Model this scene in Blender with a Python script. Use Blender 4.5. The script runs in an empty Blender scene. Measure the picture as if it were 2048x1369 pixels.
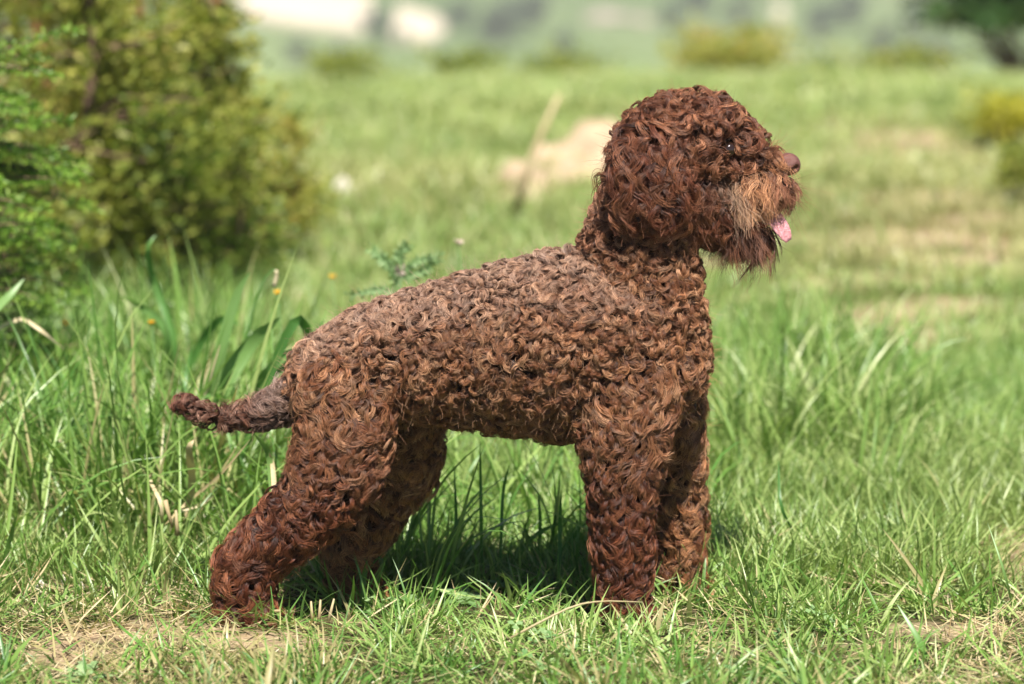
import bpy, bmesh, math, random
import numpy as np
from mathutils import Vector, Matrix, noise

random.seed(7)
RNG = np.random.default_rng(7)
R = math.radians
sc = bpy.context.scene
C = sc.collection

# ------------------------------------------------------------------ camera, light, exposure
CAM_Z, CAM_Y, PITCH, FPX = 0.92, -4.0, R(8.43), 6800.0
cd = bpy.data.cameras.new('camera')
cam = bpy.data.objects.new('camera', cd); C.objects.link(cam)
cam.location = (0, CAM_Y, CAM_Z)
cam.rotation_euler = (R(90) - PITCH, 0, 0)
cd.sensor_width = 36; cd.lens = FPX / 2048 * 36
cd.clip_start = 0.1; cd.clip_end = 3000
cd.dof.use_dof = True; cd.dof.focus_distance = 3.98; cd.dof.aperture_fstop = 3.7
sc.camera = cam

SUN_EL, SUN_AZ = R(60), R(9)          # azimuth measured from behind the camera towards its right
w = bpy.data.worlds.new('World'); sc.world = w; w.use_nodes = True
nt = w.node_tree; nt.nodes.clear()
sky = nt.nodes.new('ShaderNodeTexSky'); sky.sky_type = 'NISHITA'; sky.sun_disc = False
sky.sun_elevation = SUN_EL; sky.sun_rotation = R(180) - SUN_AZ
sky.air_density = 0.8; sky.dust_density = 0.4
bg = nt.nodes.new('ShaderNodeBackground'); bg.inputs[1].default_value = 0.05
wo = nt.nodes.new('ShaderNodeOutputWorld')
nt.links.new(sky.outputs[0], bg.inputs[0]); nt.links.new(bg.outputs[0], wo.inputs[0])
sl = bpy.data.lights.new('sun', 'SUN'); sl.energy = 5.0; sl.angle = R(0.55); sl.color = (1.0, 0.955, 0.87)
so = bpy.data.objects.new('sun', sl); C.objects.link(so)
sdir = Vector((math.sin(SUN_AZ) * math.cos(SUN_EL), -math.cos(SUN_AZ) * math.cos(SUN_EL), math.sin(SUN_EL)))
so.rotation_euler = sdir.to_track_quat('Z', 'Y').to_euler()
sc.view_settings.view_transform = 'Standard'; sc.view_settings.look = 'None'
sc.view_settings.exposure = 1.0; sc.view_settings.gamma = 1.0; sc.view_settings.use_curve_mapping = False
sc.render.engine = 'CYCLES'
sc.cycles.use_denoising = True
sc.cycles.max_bounces = 8; sc.cycles.transparent_max_bounces = 8
sc.cycles.diffuse_bounces = 2; sc.cycles.glossy_bounces = 2; sc.cycles.transmission_bounces = 3

# ------------------------------------------------------------------ helpers
_cp, _sp = math.cos(PITCH), math.sin(PITCH)
def ray(px, py):
    a, b = (px - 1024) / FPX, (684.5 - py) / FPX
    return np.array((a, _cp + b * _sp, -_sp + b * _cp))
def at(px, py, Y):
    """photo pixel -> place at depth Y of the scene"""
    d = ray(px, py); t = (Y - CAM_Y) / d[1]
    return np.array((0, CAM_Y, CAM_Z)) + d * t
def gp(px, py):
    """photo pixel -> point on level ground"""
    d = ray(px, py); t = -CAM_Z / d[2]
    return np.array((0, CAM_Y, CAM_Z)) + d * t
def m_px(Y):
    return (Y - CAM_Y) * 1.0 / FPX

def tag(o, label=None, cat=None, group=None, kind=None):
    if label: o['label'] = label
    if cat: o['category'] = cat
    if group: o['group'] = group
    if kind: o['kind'] = kind
    return o
def empty(name, loc=(0, 0, 0), rz=0.0):
    o = bpy.data.objects.new(name, None); C.objects.link(o)
    o.location = loc; o.rotation_euler = (0, 0, rz); o.empty_display_size = .05
    return o

class MB:
    """collects faces, one float attribute 'v' per vertex"""
    def __init__(s): s.v = []; s.f = []; s.a = []; s.n = 0
    def add(s, verts, faces, val=0.5):
        verts = np.asarray(verts, float)
        s.v.append(verts)
        for f in faces: s.f.append(tuple(i + s.n for i in f))
        s.a.append(np.full(len(verts), val) if np.isscalar(val) else np.asarray(val, float))
        s.n += len(verts)
    def tube(s, pts, rad, sides=6, val=0.5, flat=1.0):
        pts = [np.asarray(p, float) for p in pts]; n = len(pts)
        V = []; up = np.array((0.13, 0.21, 0.97))
        for i in range(n):
            t = pts[min(i + 1, n - 1)] - pts[max(i - 1, 0)]; t /= np.linalg.norm(t) + 1e-9
            a = np.cross(t, up)
            if np.linalg.norm(a) < .2: a = np.cross(t, (1, 0, 0))
            a /= np.linalg.norm(a); b = np.cross(a, t)
            r = rad[i] if hasattr(rad, '__len__') else rad
            for k in range(sides):
                w_ = 2 * math.pi * k / sides
                V.append(pts[i] + r * (math.cos(w_) * a + math.sin(w_) * flat * b))
        F = [(i * sides + k, i * sides + (k + 1) % sides, (i + 1) * sides + (k + 1) % sides, (i + 1) * sides + k)
             for i in range(n - 1) for k in range(sides)]
        F.append(tuple(range(sides))[::-1]); F.append(tuple((n - 1) * sides + k for k in range(sides)))
        s.add(V, F, val)
    def blade(s, base, az, h, wid, lean, curl, val=0.5, seg=4, fold=0.25, wprof=None, twist=0.0):
        """grass blade: ribbon with a slight keel, bends over as it rises"""
        ca, sa = math.cos(az), math.sin(az)
        V = []; ang = lean; p = np.array(base, float)
        side0 = np.array((-sa, ca, 0)); d = h / seg
        for i in range(seg + 1):
            t = i / seg
            ww = wid * (wprof(t) if wprof else (1 - t ** 2.2) * (0.75 + 0.25 * min(1, t * 4)))
            fw = np.array((ca * math.sin(ang), sa * math.sin(ang), math.cos(ang)))
            tw = twist * t
            nrm = np.array((-ca * math.cos(ang), -sa * math.cos(ang), math.sin(ang)))
            side = side0 * math.cos(tw) + nrm * math.sin(tw)
            V += [p - side * ww / 2, p - nrm * ww * fold * .5, p + side * ww / 2]
            p = p + fw * d; ang += curl / seg
        F = []
        for i in range(seg):
            a = i * 3; b = a + 3
            F += [(a, a + 1, b + 1, b), (a + 1, a + 2, b + 2, b + 1)]
        s.add(V, F, val)
    def mesh(s, name, mat=None, smooth=True):
        me = bpy.data.meshes.new(name)
        me.from_pydata(np.concatenate(s.v).tolist(), [], s.f)
        at_ = me.attributes.new('v', 'FLOAT', 'POINT'); at_.data.foreach_set('value', np.concatenate(s.a).astype(np.float32))
        if smooth: me.polygons.foreach_set('use_smooth', [True] * len(me.polygons))
        if mat: me.materials.append(mat)
        return me
    def build(s, name, mat=None, parent=None, smooth=True, loc=None):
        o = bpy.data.objects.new(name, s.mesh(name, mat, smooth)); C.objects.link(o)
        if parent: o.parent = parent
        if loc is not None: o.location = loc
        return o

def fbm(x, y, f=1.0, seed=0.0, oct=3):
    v = 0; a = 1; tot = 0
    for k in range(oct):
        v += a * noise.noise(Vector((x * f + seed, y * f - seed * 1.7, seed * 3.1 + k * 7.7))); tot += a
        a *= .5; f *= 2.03
    return v / tot

# ------------------------------------------------------------------ materials
def newmat(name):
    m = bpy.data.materials.new(name); m.use_nodes = True
    n = m.node_tree; n.nodes.clear()
    out = n.nodes.new('ShaderNodeOutputMaterial')
    return m, n, out
def N(n, t, **kw):
    x = n.nodes.new(t)
    for k, v in kw.items(): setattr(x, k, v)
    return x
def ramp(n, fac, stops, interp='LINEAR'):
    r = N(n, 'ShaderNodeValToRGB'); r.color_ramp.interpolation = interp
    e = r.color_ramp.elements
    while len(e) < len(stops): e.new(.5)
    for i, (p, c) in enumerate(stops):
        e[i].position = p; e[i].color = (*c, 1)
    if fac is not None: n.links.new(fac, r.inputs[0])
    return r
def mixc(n, a, b, fac, mode='MIX'):
    x = N(n, 'ShaderNodeMix', data_type='RGBA', blend_type=mode)
    for sock, v in ((x.inputs[0], fac), (x.inputs[6], a), (x.inputs[7], b)):
        if hasattr(v, 'links'): n.links.new(v, sock)
        elif hasattr(v, '__len__'): sock.default_value = (*v, 1)
        else: sock.default_value = v
    return x.outputs[2]
def math_(n, op, a, b=0.0, clamp=False):
    x = N(n, 'ShaderNodeMath', operation=op); x.use_clamp = clamp
    for i, v in enumerate((a, b)):
        if hasattr(v, 'links'): n.links.new(v, x.inputs[i])
        else: x.inputs[i].default_value = v
    return x.outputs[0]
def leafmat(name, stops, trans=0.35, rough=0.45, wscale=2.0, spec=.35, dry=(0.42, 0.33, 0.17), inst=False):
    """leaf or blade: colour from the per-leaf value, the instance's random number and soft noise in the place; thin, lets light through"""
    m, n, out = newmat(name)
    at_ = N(n, 'ShaderNodeAttribute', attribute_name='v')
    geo = N(n, 'ShaderNodeNewGeometry')
    no = N(n, 'ShaderNodeTexNoise'); no.inputs['Scale'].default_value = wscale; no.inputs['Detail'].default_value = 2
    n.links.new(geo.outputs['Position'], no.inputs['Vector'])
    oi = N(n, 'ShaderNodeObjectInfo')
    f = math_(n, 'MULTIPLY', math_(n, 'SUBTRACT', at_.outputs['Fac'], .10), .85)
    f = math_(n, 'ADD', f, math_(n, 'MULTIPLY', oi.outputs['Random'], .25))
    f = math_(n, 'ADD', f, math_(n, 'MULTIPLY', math_(n, 'SUBTRACT', no.outputs['Fac'], .35), .6), True)
    col = ramp(n, f, stops).outputs[0]
    if inst:
        ia = N(n, 'ShaderNodeAttribute', attribute_name='dry', attribute_type='INSTANCER')
        # blades of a dry tuft turn straw one by one
        th = math_(n, 'GREATER_THAN', math_(n, 'ADD', ia.outputs['Fac'], math_(n, 'MULTIPLY', at_.outputs['Fac'], .6)), .62)
        th = math_(n, 'MULTIPLY', th, .85)
        col = mixc(n, col, dry, th)
        ib = N(n, 'ShaderNodeAttribute', attribute_name='yel', attribute_type='INSTANCER')
        col = mixc(n, col, mixc(n, (0.25, 0.30, .085), (0.54, .56, .25), at_.outputs['Fac']), math_(n, 'MULTIPLY', ib.outputs['Fac'], .7))
    p = N(n, 'ShaderNodeBsdfPrincipled'); p.inputs['Roughness'].default_value = rough
    p.inputs['Specular IOR Level'].default_value = spec
    tr = N(n, 'ShaderNodeBsdfTranslucent')
    n.links.new(col, p.inputs['Base Color'])
    tc = mixc(n, col, (1.0, 1.15, .6), 1.0, 'MULTIPLY'); n.links.new(tc, tr.inputs[0])
    mx = N(n, 'ShaderNodeMixShader'); mx.inputs[0].default_value = trans
    n.links.new(p.outputs[0], mx.inputs[1]); n.links.new(tr.outputs[0], mx.inputs[2]); n.links.new(mx.outputs[0], out.inputs[0])
    return m
def plain(name, col, rough=.7, spec=.3, nscale=30, namp=.35, bump=.2, sss=0.0):
    m, n, out = newmat(name)
    p = N(n, 'ShaderNodeBsdfPrincipled'); p.inputs['Roughness'].default_value = rough; p.inputs['Specular IOR Level'].default_value = spec
    tc = N(n, 'ShaderNodeTexCoord'); no = N(n, 'ShaderNodeTexNoise'); no.inputs['Scale'].default_value = nscale; no.inputs['Detail'].default_value = 5
    n.links.new(tc.outputs['Object'], no.inputs['Vector'])
    lo = tuple(c * (1 - namp) for c in col); hi = tuple(min(1, c * (1 + namp)) for c in col)
    r = ramp(n, no.outputs['Fac'], [(.3, lo), (.7, hi)]); n.links.new(r.outputs[0], p.inputs['Base Color'])
    if bump:
        b = N(n, 'ShaderNodeBump'); b.inputs['Strength'].default_value = bump; b.inputs['Distance'].default_value = .004
        n.links.new(no.outputs['Fac'], b.inputs['Height']); n.links.new(b.outputs[0], p.inputs['Normal'])
    if sss: p.inputs['Subsurface Weight'].default_value = sss; p.inputs['Subsurface Radius'].default_value = (.01, .004, .003)
    n.links.new(p.outputs[0], out.inputs[0])
    return m

M = {}
G_STOPS = [(0.0, (.035, .115, .022)), (.28, (.10, .23, .040)), (.52, (.17, .315, .055)), (.80, (.34, .45, .14)), (1.0, (.54, .58, .30))]
M['grass'] = leafmat('grass_blades', G_STOPS, trans=.28, rough=.36, wscale=3.0, spec=.45, inst=True)
M['lush'] = leafmat('lush_leaves', [(0, (.05, .15, .03)), (.5, (.10, .24, .05)), (1, (.20, .34, .10))], trans=.38, rough=.4, wscale=6, spec=.5)
M['straw'] = leafmat('dry_straw', [(0, (.30, .20, .10)), (.5, (.48, .37, .20)), (1, (.66, .56, .36))], trans=.2, rough=.6, wscale=20)
M['shrub'] = leafmat('shrub_leaves', [(0, (.04, .09, .015)), (.30, (.13, .20, .035)), (.6, (.31, .33, .06)), (.85, (.46, .42, .11)), (1, (.55, .36, .10))], trans=.45, wscale=3.5)
M['juniper'] = leafmat('juniper_needles', [(0, (.035, .09, .012)), (.5, (.13, .25, .03)), (1, (.30, .43, .06))], trans=.3, wscale=8)
M['far_leaf'] = leafmat('far_tree_leaves', [(0, (.03, .06, .035)), (.5, (.055, .095, .05)), (1, (.10, .14, .07))], trans=.25, wscale=.3)
M['tree_leaf'] = leafmat('dark_tree_leaves', [(0, (.02, .06, .015)), (.6, (.05, .12, .03)), (1, (.11, .18, .04))], trans=.25, wscale=1.5)
M['yellow_leaf'] = leafmat('yellow_blossom_leaves', [(0, (.13, .19, .03)), (.5, (.28, .30, .03)), (1, (.50, .44, .04))], trans=.3, wscale=3)
M['weed'] = leafmat('weed_leaves', [(0, (.09, .20, .06)), (.5, (.17, .29, .10)), (1, (.27, .38, .17))], trans=.25, rough=.55, wscale=25, spec=.4)
M['bark'] = plain('bark', (.17, .11, .075), .9, .1, 25, .4, .6)
M['redbark'] = plain('reddish_bark', (.26, .12, .06), .9, .1, 25, .4, .6)
M['soil'] = plain('pale_soil', (.40, .30, .20), .95, .05, 14, .3, .8)
M['stone'] = plain('pale_stone', (.62, .56, .48), .85, .2, 60, .2, .4)
M['petal'] = plain('yellow_petals', (.85, .50, .03), .6, .2, 60, .15, 0)
M['bud'] = plain('pale_bud', (.62, .50, .42), .8, .1, 90, .25, .3)

# ------------------------------------------------------------------ ground
def prof(y):
    if y < 7: return 0.0
    if y < 12: return -(y - 7) ** 2 * .010
    z = -.25 - (y - 12) * .10
    if y > 240: z = -23.15 - (y - 240) * .01 if y < 260 else min(-23.35 + (y - 260) * .14, -3 + (y - 405) * .004)
    return z
def gh(x, y):
    z = prof(y)
    if y < 14:
        z += .012 * fbm(x, y, 1.7, 3.3) + .006 * fbm(x, y, 7.0, 9.1, 2)
        z += .05 * max(0, min(1, (y - 2.5) / 4)) * fbm(x, y, .45, 21.0)
    elif y > 250:
        z += min(1, (y - 250) / 60) * 1.6 * fbm(x, y, .02, 5.5)
    return z
# bare or sandy places, in the plane: (x, y, rx, ry, strength)
def pe(px, py, rx, ry, s):
    a = gp(px, py); b = gp(px, py - ry); c = gp(px, py + ry)
    return (a[0], a[1], rx * (a[1] + 4) / FPX, max(.02, (b[1] - c[1]) / 2), s)
BARE = [pe(2050, 1125, 120, 62, 1.0), pe(880, 1290, 70, 16, .5), pe(1450, 1310, 120, 14, .5), pe(1240, 1340, 60, 10, .5), pe(280, 1290, 190, 42, 1.0), pe(560, 1290, 90, 22, .6), pe(2040, 1130, 75, 60, .95), pe(1880, 1262, 130, 16, .75),
        pe(250, 1150, 190, 30, .3), pe(400, 1120, 60, 60, .4), pe(520, 1340, 80, 18, .4),
        pe(1920, 658, 220, 58, 1.15), pe(1720, 640, 90, 14, .5), pe(1880, 488, 190, 28, .85), pe(1690, 505, 110, 12, .5), pe(1800, 560, 90, 10, .5), pe(1620, 560, 150, 20, .5), pe(1770, 288, 160, 44, 1.0), pe(1650, 385, 120, 12, .5), pe(1950, 350, 90, 10, .5), pe(1560, 480, 110, 10, .5), pe(1960, 440, 120, 12, .6), pe(1500, 530, 160, 20, .35),
        pe(2000, 560, 70, 14, .6), pe(1480, 600, 60, 12, .4), pe(1850, 400, 160, 18, .5), pe(1700, 690, 90, 12, .4),
        pe(1750, 1290, 120, 9, .5), pe(1000, 1330, 90, 12, .35), pe(1100, 1345, 160, 12, .3), pe(640, 1120, 60, 30, .5)]
def bare(x, y):
    b = 0.0
    for (cx, cy, rx, ry, s) in BARE:
        d = ((x - cx) / rx) ** 2 + ((y - cy) / ry) ** 2
        if d < 4: b = max(b, s * math.exp(-d * d * .55))
    if b > .02: b *= min(1.25, max(0, .75 + 1.9 * fbm(x, y, 3.2, 1.1))) if y > 1 else min(1.25, max(0, .72 + 2.0 * fbm(x, y, 7, 1.1)))
    return min(1, b)
def make_ground():
    ys = list(np.arange(-4.6, -1.2, .12)) + list(np.arange(-1.2, 2.6, .022)) + list(np.arange(2.6, 9, .07)) + list(np.arange(9, 16, .25))
    y = 16.0
    while y < 900: ys.append(y); y *= 1.045
    nx = 150
    V = []; A = []
    for y in ys:
        half = .95 + max(0, y + 4.5) * .26 + max(0, y - 16) * .55
        for i in range(nx):
            u = i / (nx - 1) * 2 - 1
            x = half * (u * .78 + .22 * u ** 5) * 1.25
            V.append((x, y, gh(x, y)))
            A.append(bare(x, y) if y < 14 else 0)
    F = [(r * nx + i, r * nx + i + 1, (r + 1) * nx + i + 1, (r + 1) * nx + i) for r in range(len(ys) - 1) for i in range(nx - 1)]
    b = MB(); b.add(V, F, A)
    m, n, out = newmat('meadow_ground')
    p = N(n, 'ShaderNodeBsdfPrincipled'); p.inputs['Roughness'].default_value = .95; p.inputs['Specular IOR Level'].default_value = .1
    geo = N(n, 'ShaderNodeNewGeometry')
    no = N(n, 'ShaderNodeTexNoise'); no.inputs['Scale'].default_value = 22; no.inputs['Detail'].default_value = 8; no.inputs['Roughness'].default_value = .7
    n.links.new(geo.outputs['Position'], no.inputs['Vector'])
    n2 = N(n, 'ShaderNodeTexNoise'); n2.inputs['Scale'].default_value = 140; n2.inputs['Detail'].default_value = 5
    n.links.new(geo.outputs['Position'], n2.inputs['Vector'])
    dirt = ramp(n, no.outputs['Fac'], [(.25, (.20, .14, .09)), (.5, (.36, .27, .175)), (.75, (.50, .40, .28))]).outputs[0]
    fine = ramp(n, n2.outputs['Fac'], [(.3, (.55, .5, .45)), (.65, (1.15, 1.12, 1.1))]).outputs[0]
    dirt = mixc(n, dirt, fine, .7, 'MULTIPLY')
    thatch = ramp(n, no.outputs['Fac'], [(.3, (.030, .032, .012)), (.55, (.075, .068, .028)), (.8, (.20, .15, .08))]).outputs[0]
    at_ = N(n, 'ShaderNodeAttribute', attribute_name='v')
    sp = N(n, 'ShaderNodeSeparateXYZ'); n.links.new(geo.outputs['Position'], sp.inputs[0])
    thatch = mixc(n, thatch, (.17, .23, .055), ramp(n, math_(n, 'MULTIPLY', sp.outputs[1], .05), [(.1, (0, 0, 0)), (.45, (.8, .8, .8))]).outputs[0])
    near = mixc(n, thatch, dirt, ramp(n, at_.outputs['Fac'], [(.1, (0, 0, 0)), (.45, (1, 1, 1))]).outputs[0])
    # far slopes: fields and scrub in large patches
    mp = N(n, 'ShaderNodeMapping'); mp.inputs['Scale'].default_value = (.035, .012, .02)
    n.links.new(geo.outputs['Position'], mp.inputs['Vector'])
    n3 = N(n, 'ShaderNodeTexNoise'); n3.inputs['Scale'].default_value = 1.6; n3.inputs['Detail'].default_value = 4
    n.links.new(mp.outputs[0], n3.inputs['Vector'])
    far = ramp(n, n3.outputs['Fac'], [(.3, (.06, .10, .04)), (.45, (.11, .16, .06)), (.58, (.16, .20, .09)), (.70, (.25, .23, .15))]).outputs[0]
    far = mixc(n, (.17, .235, .075), far, ramp(n, math_(n, 'MULTIPLY', sp.outputs[1], .001), [(.284, (0, 0, 0)), (.320, (1, 1, 1))]).outputs[0])
    col = mixc(n, near, far, ramp(n, math_(n, 'MULTIPLY', sp.outputs[1], .01), [(.3, (0, 0, 0)), (.8, (1, 1, 1))]).outputs[0])
    n.links.new(col, p.inputs['Base Color'])
    bp = N(n, 'ShaderNodeBump'); bp.inputs['Strength'].default_value = .9; bp.inputs['Distance'].default_value = .006
    n.links.new(math_(n, 'ADD', no.outputs['Fac'], math_(n, 'MULTIPLY', n2.outputs['Fac'], .4)), bp.inputs['Height'])
    n.links.new(bp.outputs[0], p.inputs['Normal']); n.links.new(p.outputs[0], out.inputs[0])
    o = b.build('ground', m); tag(o, 'uneven meadow ground with bare soil patches falling away to a valley and far slope', kind='structure')
make_ground()

# ------------------------------------------------------------------ grass: small tufts, thousands of them
def tuft_mesh(name, nb, rad, h, wid, lean, curl, mat, seg=4, hv=.5, flat=False):
    b = MB()
    for i in range(nb):
        a = RNG.uniform(0, 2 * math.pi); r = rad * math.sqrt(RNG.uniform(0, 1))
        hh = h * RNG.uniform(1 - hv, 1 + hv * .4)
        az = a + RNG.normal(0, .9)
        v = RNG.beta(2, 2)
        base = (r * math.cos(a), r * math.sin(a), RNG.uniform(0, .012) if flat else -.008)
        b.blade(base, az, hh, wid * RNG.uniform(.6, 1.3), (R(80) + RNG.normal(0, .12)) if flat else abs(RNG.normal(0, lean)) + r / rad * lean * .5,
                RNG.uniform(-.3, .3) if flat else RNG.uniform(.1, 1) * curl, v, seg=seg, twist=RNG.normal(0, .7))
    return b.mesh(name, mat)
protos = bpy.data.collections.new('grass_tufts')
def proto(me, k):
    o = bpy.data.objects.new('tuft_%02d' % k, me); protos.objects.link(o)
k = 0
TYPES = {}
def addtype(key, n, *a, **kw):
    global k
    TYPES[key] = (k, n)
    for _ in range(n): proto(tuft_mesh('grass_tuft', *a, **kw), k); k += 1
addtype('short', 6, 22, .050, .050, .0031, .78, 1.3, M['grass'], seg=3)
addtype('mid', 4, 28, .06, .095, .0030, .42, 1.2, M['grass'], seg=4)
addtype('tall', 5, 18, .07, .25, .0060, .26, 1.5, M['grass'], seg=6)
addtype('far', 3, 26, .10, .060, .0055, .5, 1.0, M['grass'], seg=2)
addtype('thatch', 3, 22, .06, .060, .0020, 0, 0, M['straw'], seg=2, flat=True)
addtype('stub', 2, 12, .04, .04, .0024, .4, .3, M['straw'], seg=2)
addtype('cut', 5, 17, .05, .072, .0034, .50, .9, M['grass'], seg=3)
addtype('broad', 4, 9, .07, .26, .0105, .32, 1.7, M['grass'], seg=7)
def clover_mesh():
    b = MB()
    for i in range(14):
        a = RNG.uniform(0, 6.28); r = .05 * math.sqrt(RNG.uniform()); h_ = RNG.uniform(.008, .03); c = np.array((r * math.cos(a), r * math.sin(a), h_)); v = RNG.uniform(.2, 1)
        for q in range(3):
            w_ = a + q * 2.09; d = np.array((math.cos(w_), math.sin(w_), RNG.uniform(-.1, .35))); d /= np.linalg.norm(d); sd = np.array((-d[1], d[0], 0)); L = RNG.uniform(.007, .012)
            b.add([c, c + d * L * .6 + sd * L * .42, c + d * L, c + d * L * .6 - sd * L * .42, c + d * L * .55 - np.array((0, 0, L * .12))], [(0, 1, 4), (1, 2, 4), (2, 3, 4), (3, 0, 4)], v)
    return b.mesh('clover', M['weed'])
TYPES['clover'] = (k, 2)
for _ in range(2): proto(clover_mesh(), k); k += 1
addtype('fan', 5, 20, .022, .085, .0034, .75, .9, M['grass'], seg=4)
addtype('wide', 4, 5, .04, .085, .0062, .8, 1.0, M['grass'], seg=5)
addtype('lying', 4, 18, .06, .075, .0030, 0, 0, M['grass'], seg=2, flat=True)

P = []; ROT = []; SC = []; IDX = []; DRY = []; YEL = []
def put(key, x, y, s=1.0, sz=None, dry=0.0, yel=0.0, tilt=.12):
    b0, n_ = TYPES[key]
    P.append((x, y, gh(x, y))); ROT.append((RNG.normal(0, tilt), RNG.normal(0, tilt), RNG.uniform(0, 6.283)))
    s *= RNG.uniform(.8, 1.2); SC.append((s, s, (sz if sz else s) * RNG.uniform(.8, 1.2)))
    IDX.append(b0 + int(RNG.integers(n_))); DRY.append(dry); YEL.append(yel)
def sst(a, b, v):
    t = max(0, min(1, (v - a) / (b - a))); return t * t * (3 - 2 * t)
def pxof(x, y): return 1024 + x * FPX / ((y + 4) * _cp + .92 * _sp)

OPEN = [(930, 1205, 70), (720, 1190, 50), (815, 1215, 45), (1010, 1185, 48), (165, 1372, 70), (1600, 1165, 34)]
OPEN = [(gp(a, b)[0], gp(a, b)[1], c * (gp(a, b)[1] + 4) / FPX) for a, b, c in OPEN]
def scatter():
    # foreground and around the dog
    for _ in range(28000):
        y = RNG.uniform(-1.0, 3.2); half = .9 + (y + 1) * .22
        x = RNG.uniform(-half, half) * 1.2
        bz = bare(x, y); px = pxof(x, y)
        if RNG.uniform() < bz * 1.15: continue
        nz = fbm(x, y, 2.2, 4.0); nf = fbm(x, y, 6, 14.0, 2)
        if y > 1 and RNG.uniform() < bare(x, y + .3) * 1.2: continue
        left = sst(620, 420, px)
        right = sst(1350, 1480, px)
        if any((x - a) ** 2 + ((y - b + .5 * c) * .7) ** 2 < c * c for a, b, c in OPEN) and RNG.uniform() < .85: continue
        if 0 < y < 1 and RNG.uniform() < 1.1 * bare(x, y + .09): continue
        if y < .12:
            tall = sst(-.12, .12, y) * left * sst(-.1, .25, nz + .1)
            dry = .03 + .22 * sst(-.05, .3, -nz) + .12 * sst(900, 300, px) * sst(.1, -.3, y) + bz * .4
            cl = fbm(x, y, 11, 31.0, 2)                      # clumps: thick here, thin there
            if RNG.uniform() < .42 + .55 * sst(.12, -.20, cl + .5 * nf): continue
            u = RNG.uniform()
            key = 'fan' if u < .30 + .3 * cl else ('cut' if u < .50 + tall else ('lying' if u > .90 else ('clover' if u > .84 and cl < .1 else 'short')))
            lo = 1 - .35 * math.exp(-((x - .12) / .12) ** 2 - ((y + .2) / .12) ** 2) - .5 * math.exp(-((x + .31) / .12) ** 2 - ((y + .16) / .12) ** 2)
            lo *= 1 - .7 * min(1, 1.4 * max(bare(x, y + .05), bare(x, y + .11), bz))
            if key == 'clover': lo = 1
            if RNG.uniform() < .10: key = 'wide'
            put(key, x, y, .95 + .35 * nf, max(.25, lo * (.8 + .7 * nf + .5 * cl)) * (1 + .8 * tall), dry + RNG.normal(0, .12), .16 + .7 * nz + .3 * RNG.normal(), .28)
        elif y < .55:
            q = sst(.1, .5, y); u = RNG.uniform()
            if left > .5:
                put('tall' if u < .40 * q else ('mid' if u < .8 else 'cut'), x, y, .75 + .3 * q, None, .05 + .35 * RNG.uniform() ** 3, .25 + .6 * nz, .2)
            elif right > .5:
                put('mid' if u < .25 + .3 * q else ('lying' if u > .9 else 'short'), x, y, .85 + .3 * nf, None, .12, .55 + .7 * nz, .2)
            else:
                put('mid' if u < .40 else ('tall' if u > .96 else 'short'), x, y, .8, None, .04, .15 + .4 * nz, .2)
        elif y < 2.1:
            u = RNG.uniform(); q = sst(.5, 1.0, y)
            if RNG.uniform() < .2 + .3 * left * sst(.1, -.15, nf): continue
            if left > .5:
                if u < .30 + .2 * nz: put('tall', x, y, .70 + .22 * sst(.4, .9, y) * sst(2.1, 1.1, y) - .22 * sst(1.0, 1.9, y) + .35 * nz, None, .04 + .3 * RNG.uniform() ** 4, .04 + .5 * nz, .25)
                elif u > .86 - .2 * nf: put('broad', x, y, .8 - .2 * sst(1, 1.9, y) + .3 * nz, None, .03, .1, .25)
                else: put('mid', x, y, 1.15, None, .1, .1, .2)
            elif right > .5:
                e = sst(1950, 1650, px) * sst(2.3, 1.4, y)
                if u < .22 * q * (.15 + .85 * e) * (1 + nz * 1.5): put('tall', x, y, .5 + .25 * e + .25 * nz, None, .03, .2 + .5 * nz, .25)
                elif u > .975 and e > .3: put('broad', x, y, .6, None, .03, .15, .25)
                else: put('mid', x, y, .75 + .2 * nz, None, .06, .45 + .6 * nz, .2)
            else:
                if u < .12: put('tall', x, y, .6, None, .03, .35, .2)
                else: put('mid', x, y, .9, None, .1, .45 + .4 * nz, .2)
        else:
            if RNG.uniform() < .45: continue
            if left > .5 and RNG.uniform() < .5: put('tall', x, y, .5, None, .05, .2)
            elif left < .5 and px < 1350 and RNG.uniform() < .3: put('mid', x, y, 1.0, None, .2, .5)
            else: put('far' if RNG.uniform() < .8 else 'mid', x, y, .8, .55, .15, .65 + .6 * nz)
    # straw litter and stubble in the dry places near the camera
    for _ in range(1700):
        y = RNG.uniform(-.75, .5); x = RNG.uniform(-.9, .9); px = pxof(x, y)
        wgt = .22 + .35 * sst(700, 420, px) * sst(.25, .0, y) + .5 * sst(1750, 1950, px) * sst(.3, -.1, y) + bare(x, y) * .2
        if RNG.uniform() > wgt: continue
        put('thatch' if RNG.uniform() < .8 else 'stub', x, y, RNG.uniform(.6, 1.1), None, 1)
    # meadow beyond, out to the crest (soil shows between the tufts)
    for _ in range(34000):
        y = 3.0 + 13 * RNG.uniform() ** .8
        half = .8 + (y + 4) * .30; x = RNG.uniform(-half, half)
        bz = bare(x, y)
        if RNG.uniform() < bz * 1.25: continue
        nz = fbm(x, y, .8, 8.0)
        if RNG.uniform() < .5 * sst(-.1, .35, fbm(x, y, 2.0, 18.0)): continue
        s = 1.0 + .45 * nz
        dry = .20 + .35 * sst(0, .5, nz) * sst(9, 3, y) + .38 * sst(1400, 1900, pxof(x, y)) * sst(8, 3, y)
        put('far', x, y, s * (1 + .03 * y), s * (.75 + .5 * sst(.1, -.4, nz)), dry, .75 + .7 * nz)
scatter()
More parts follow.
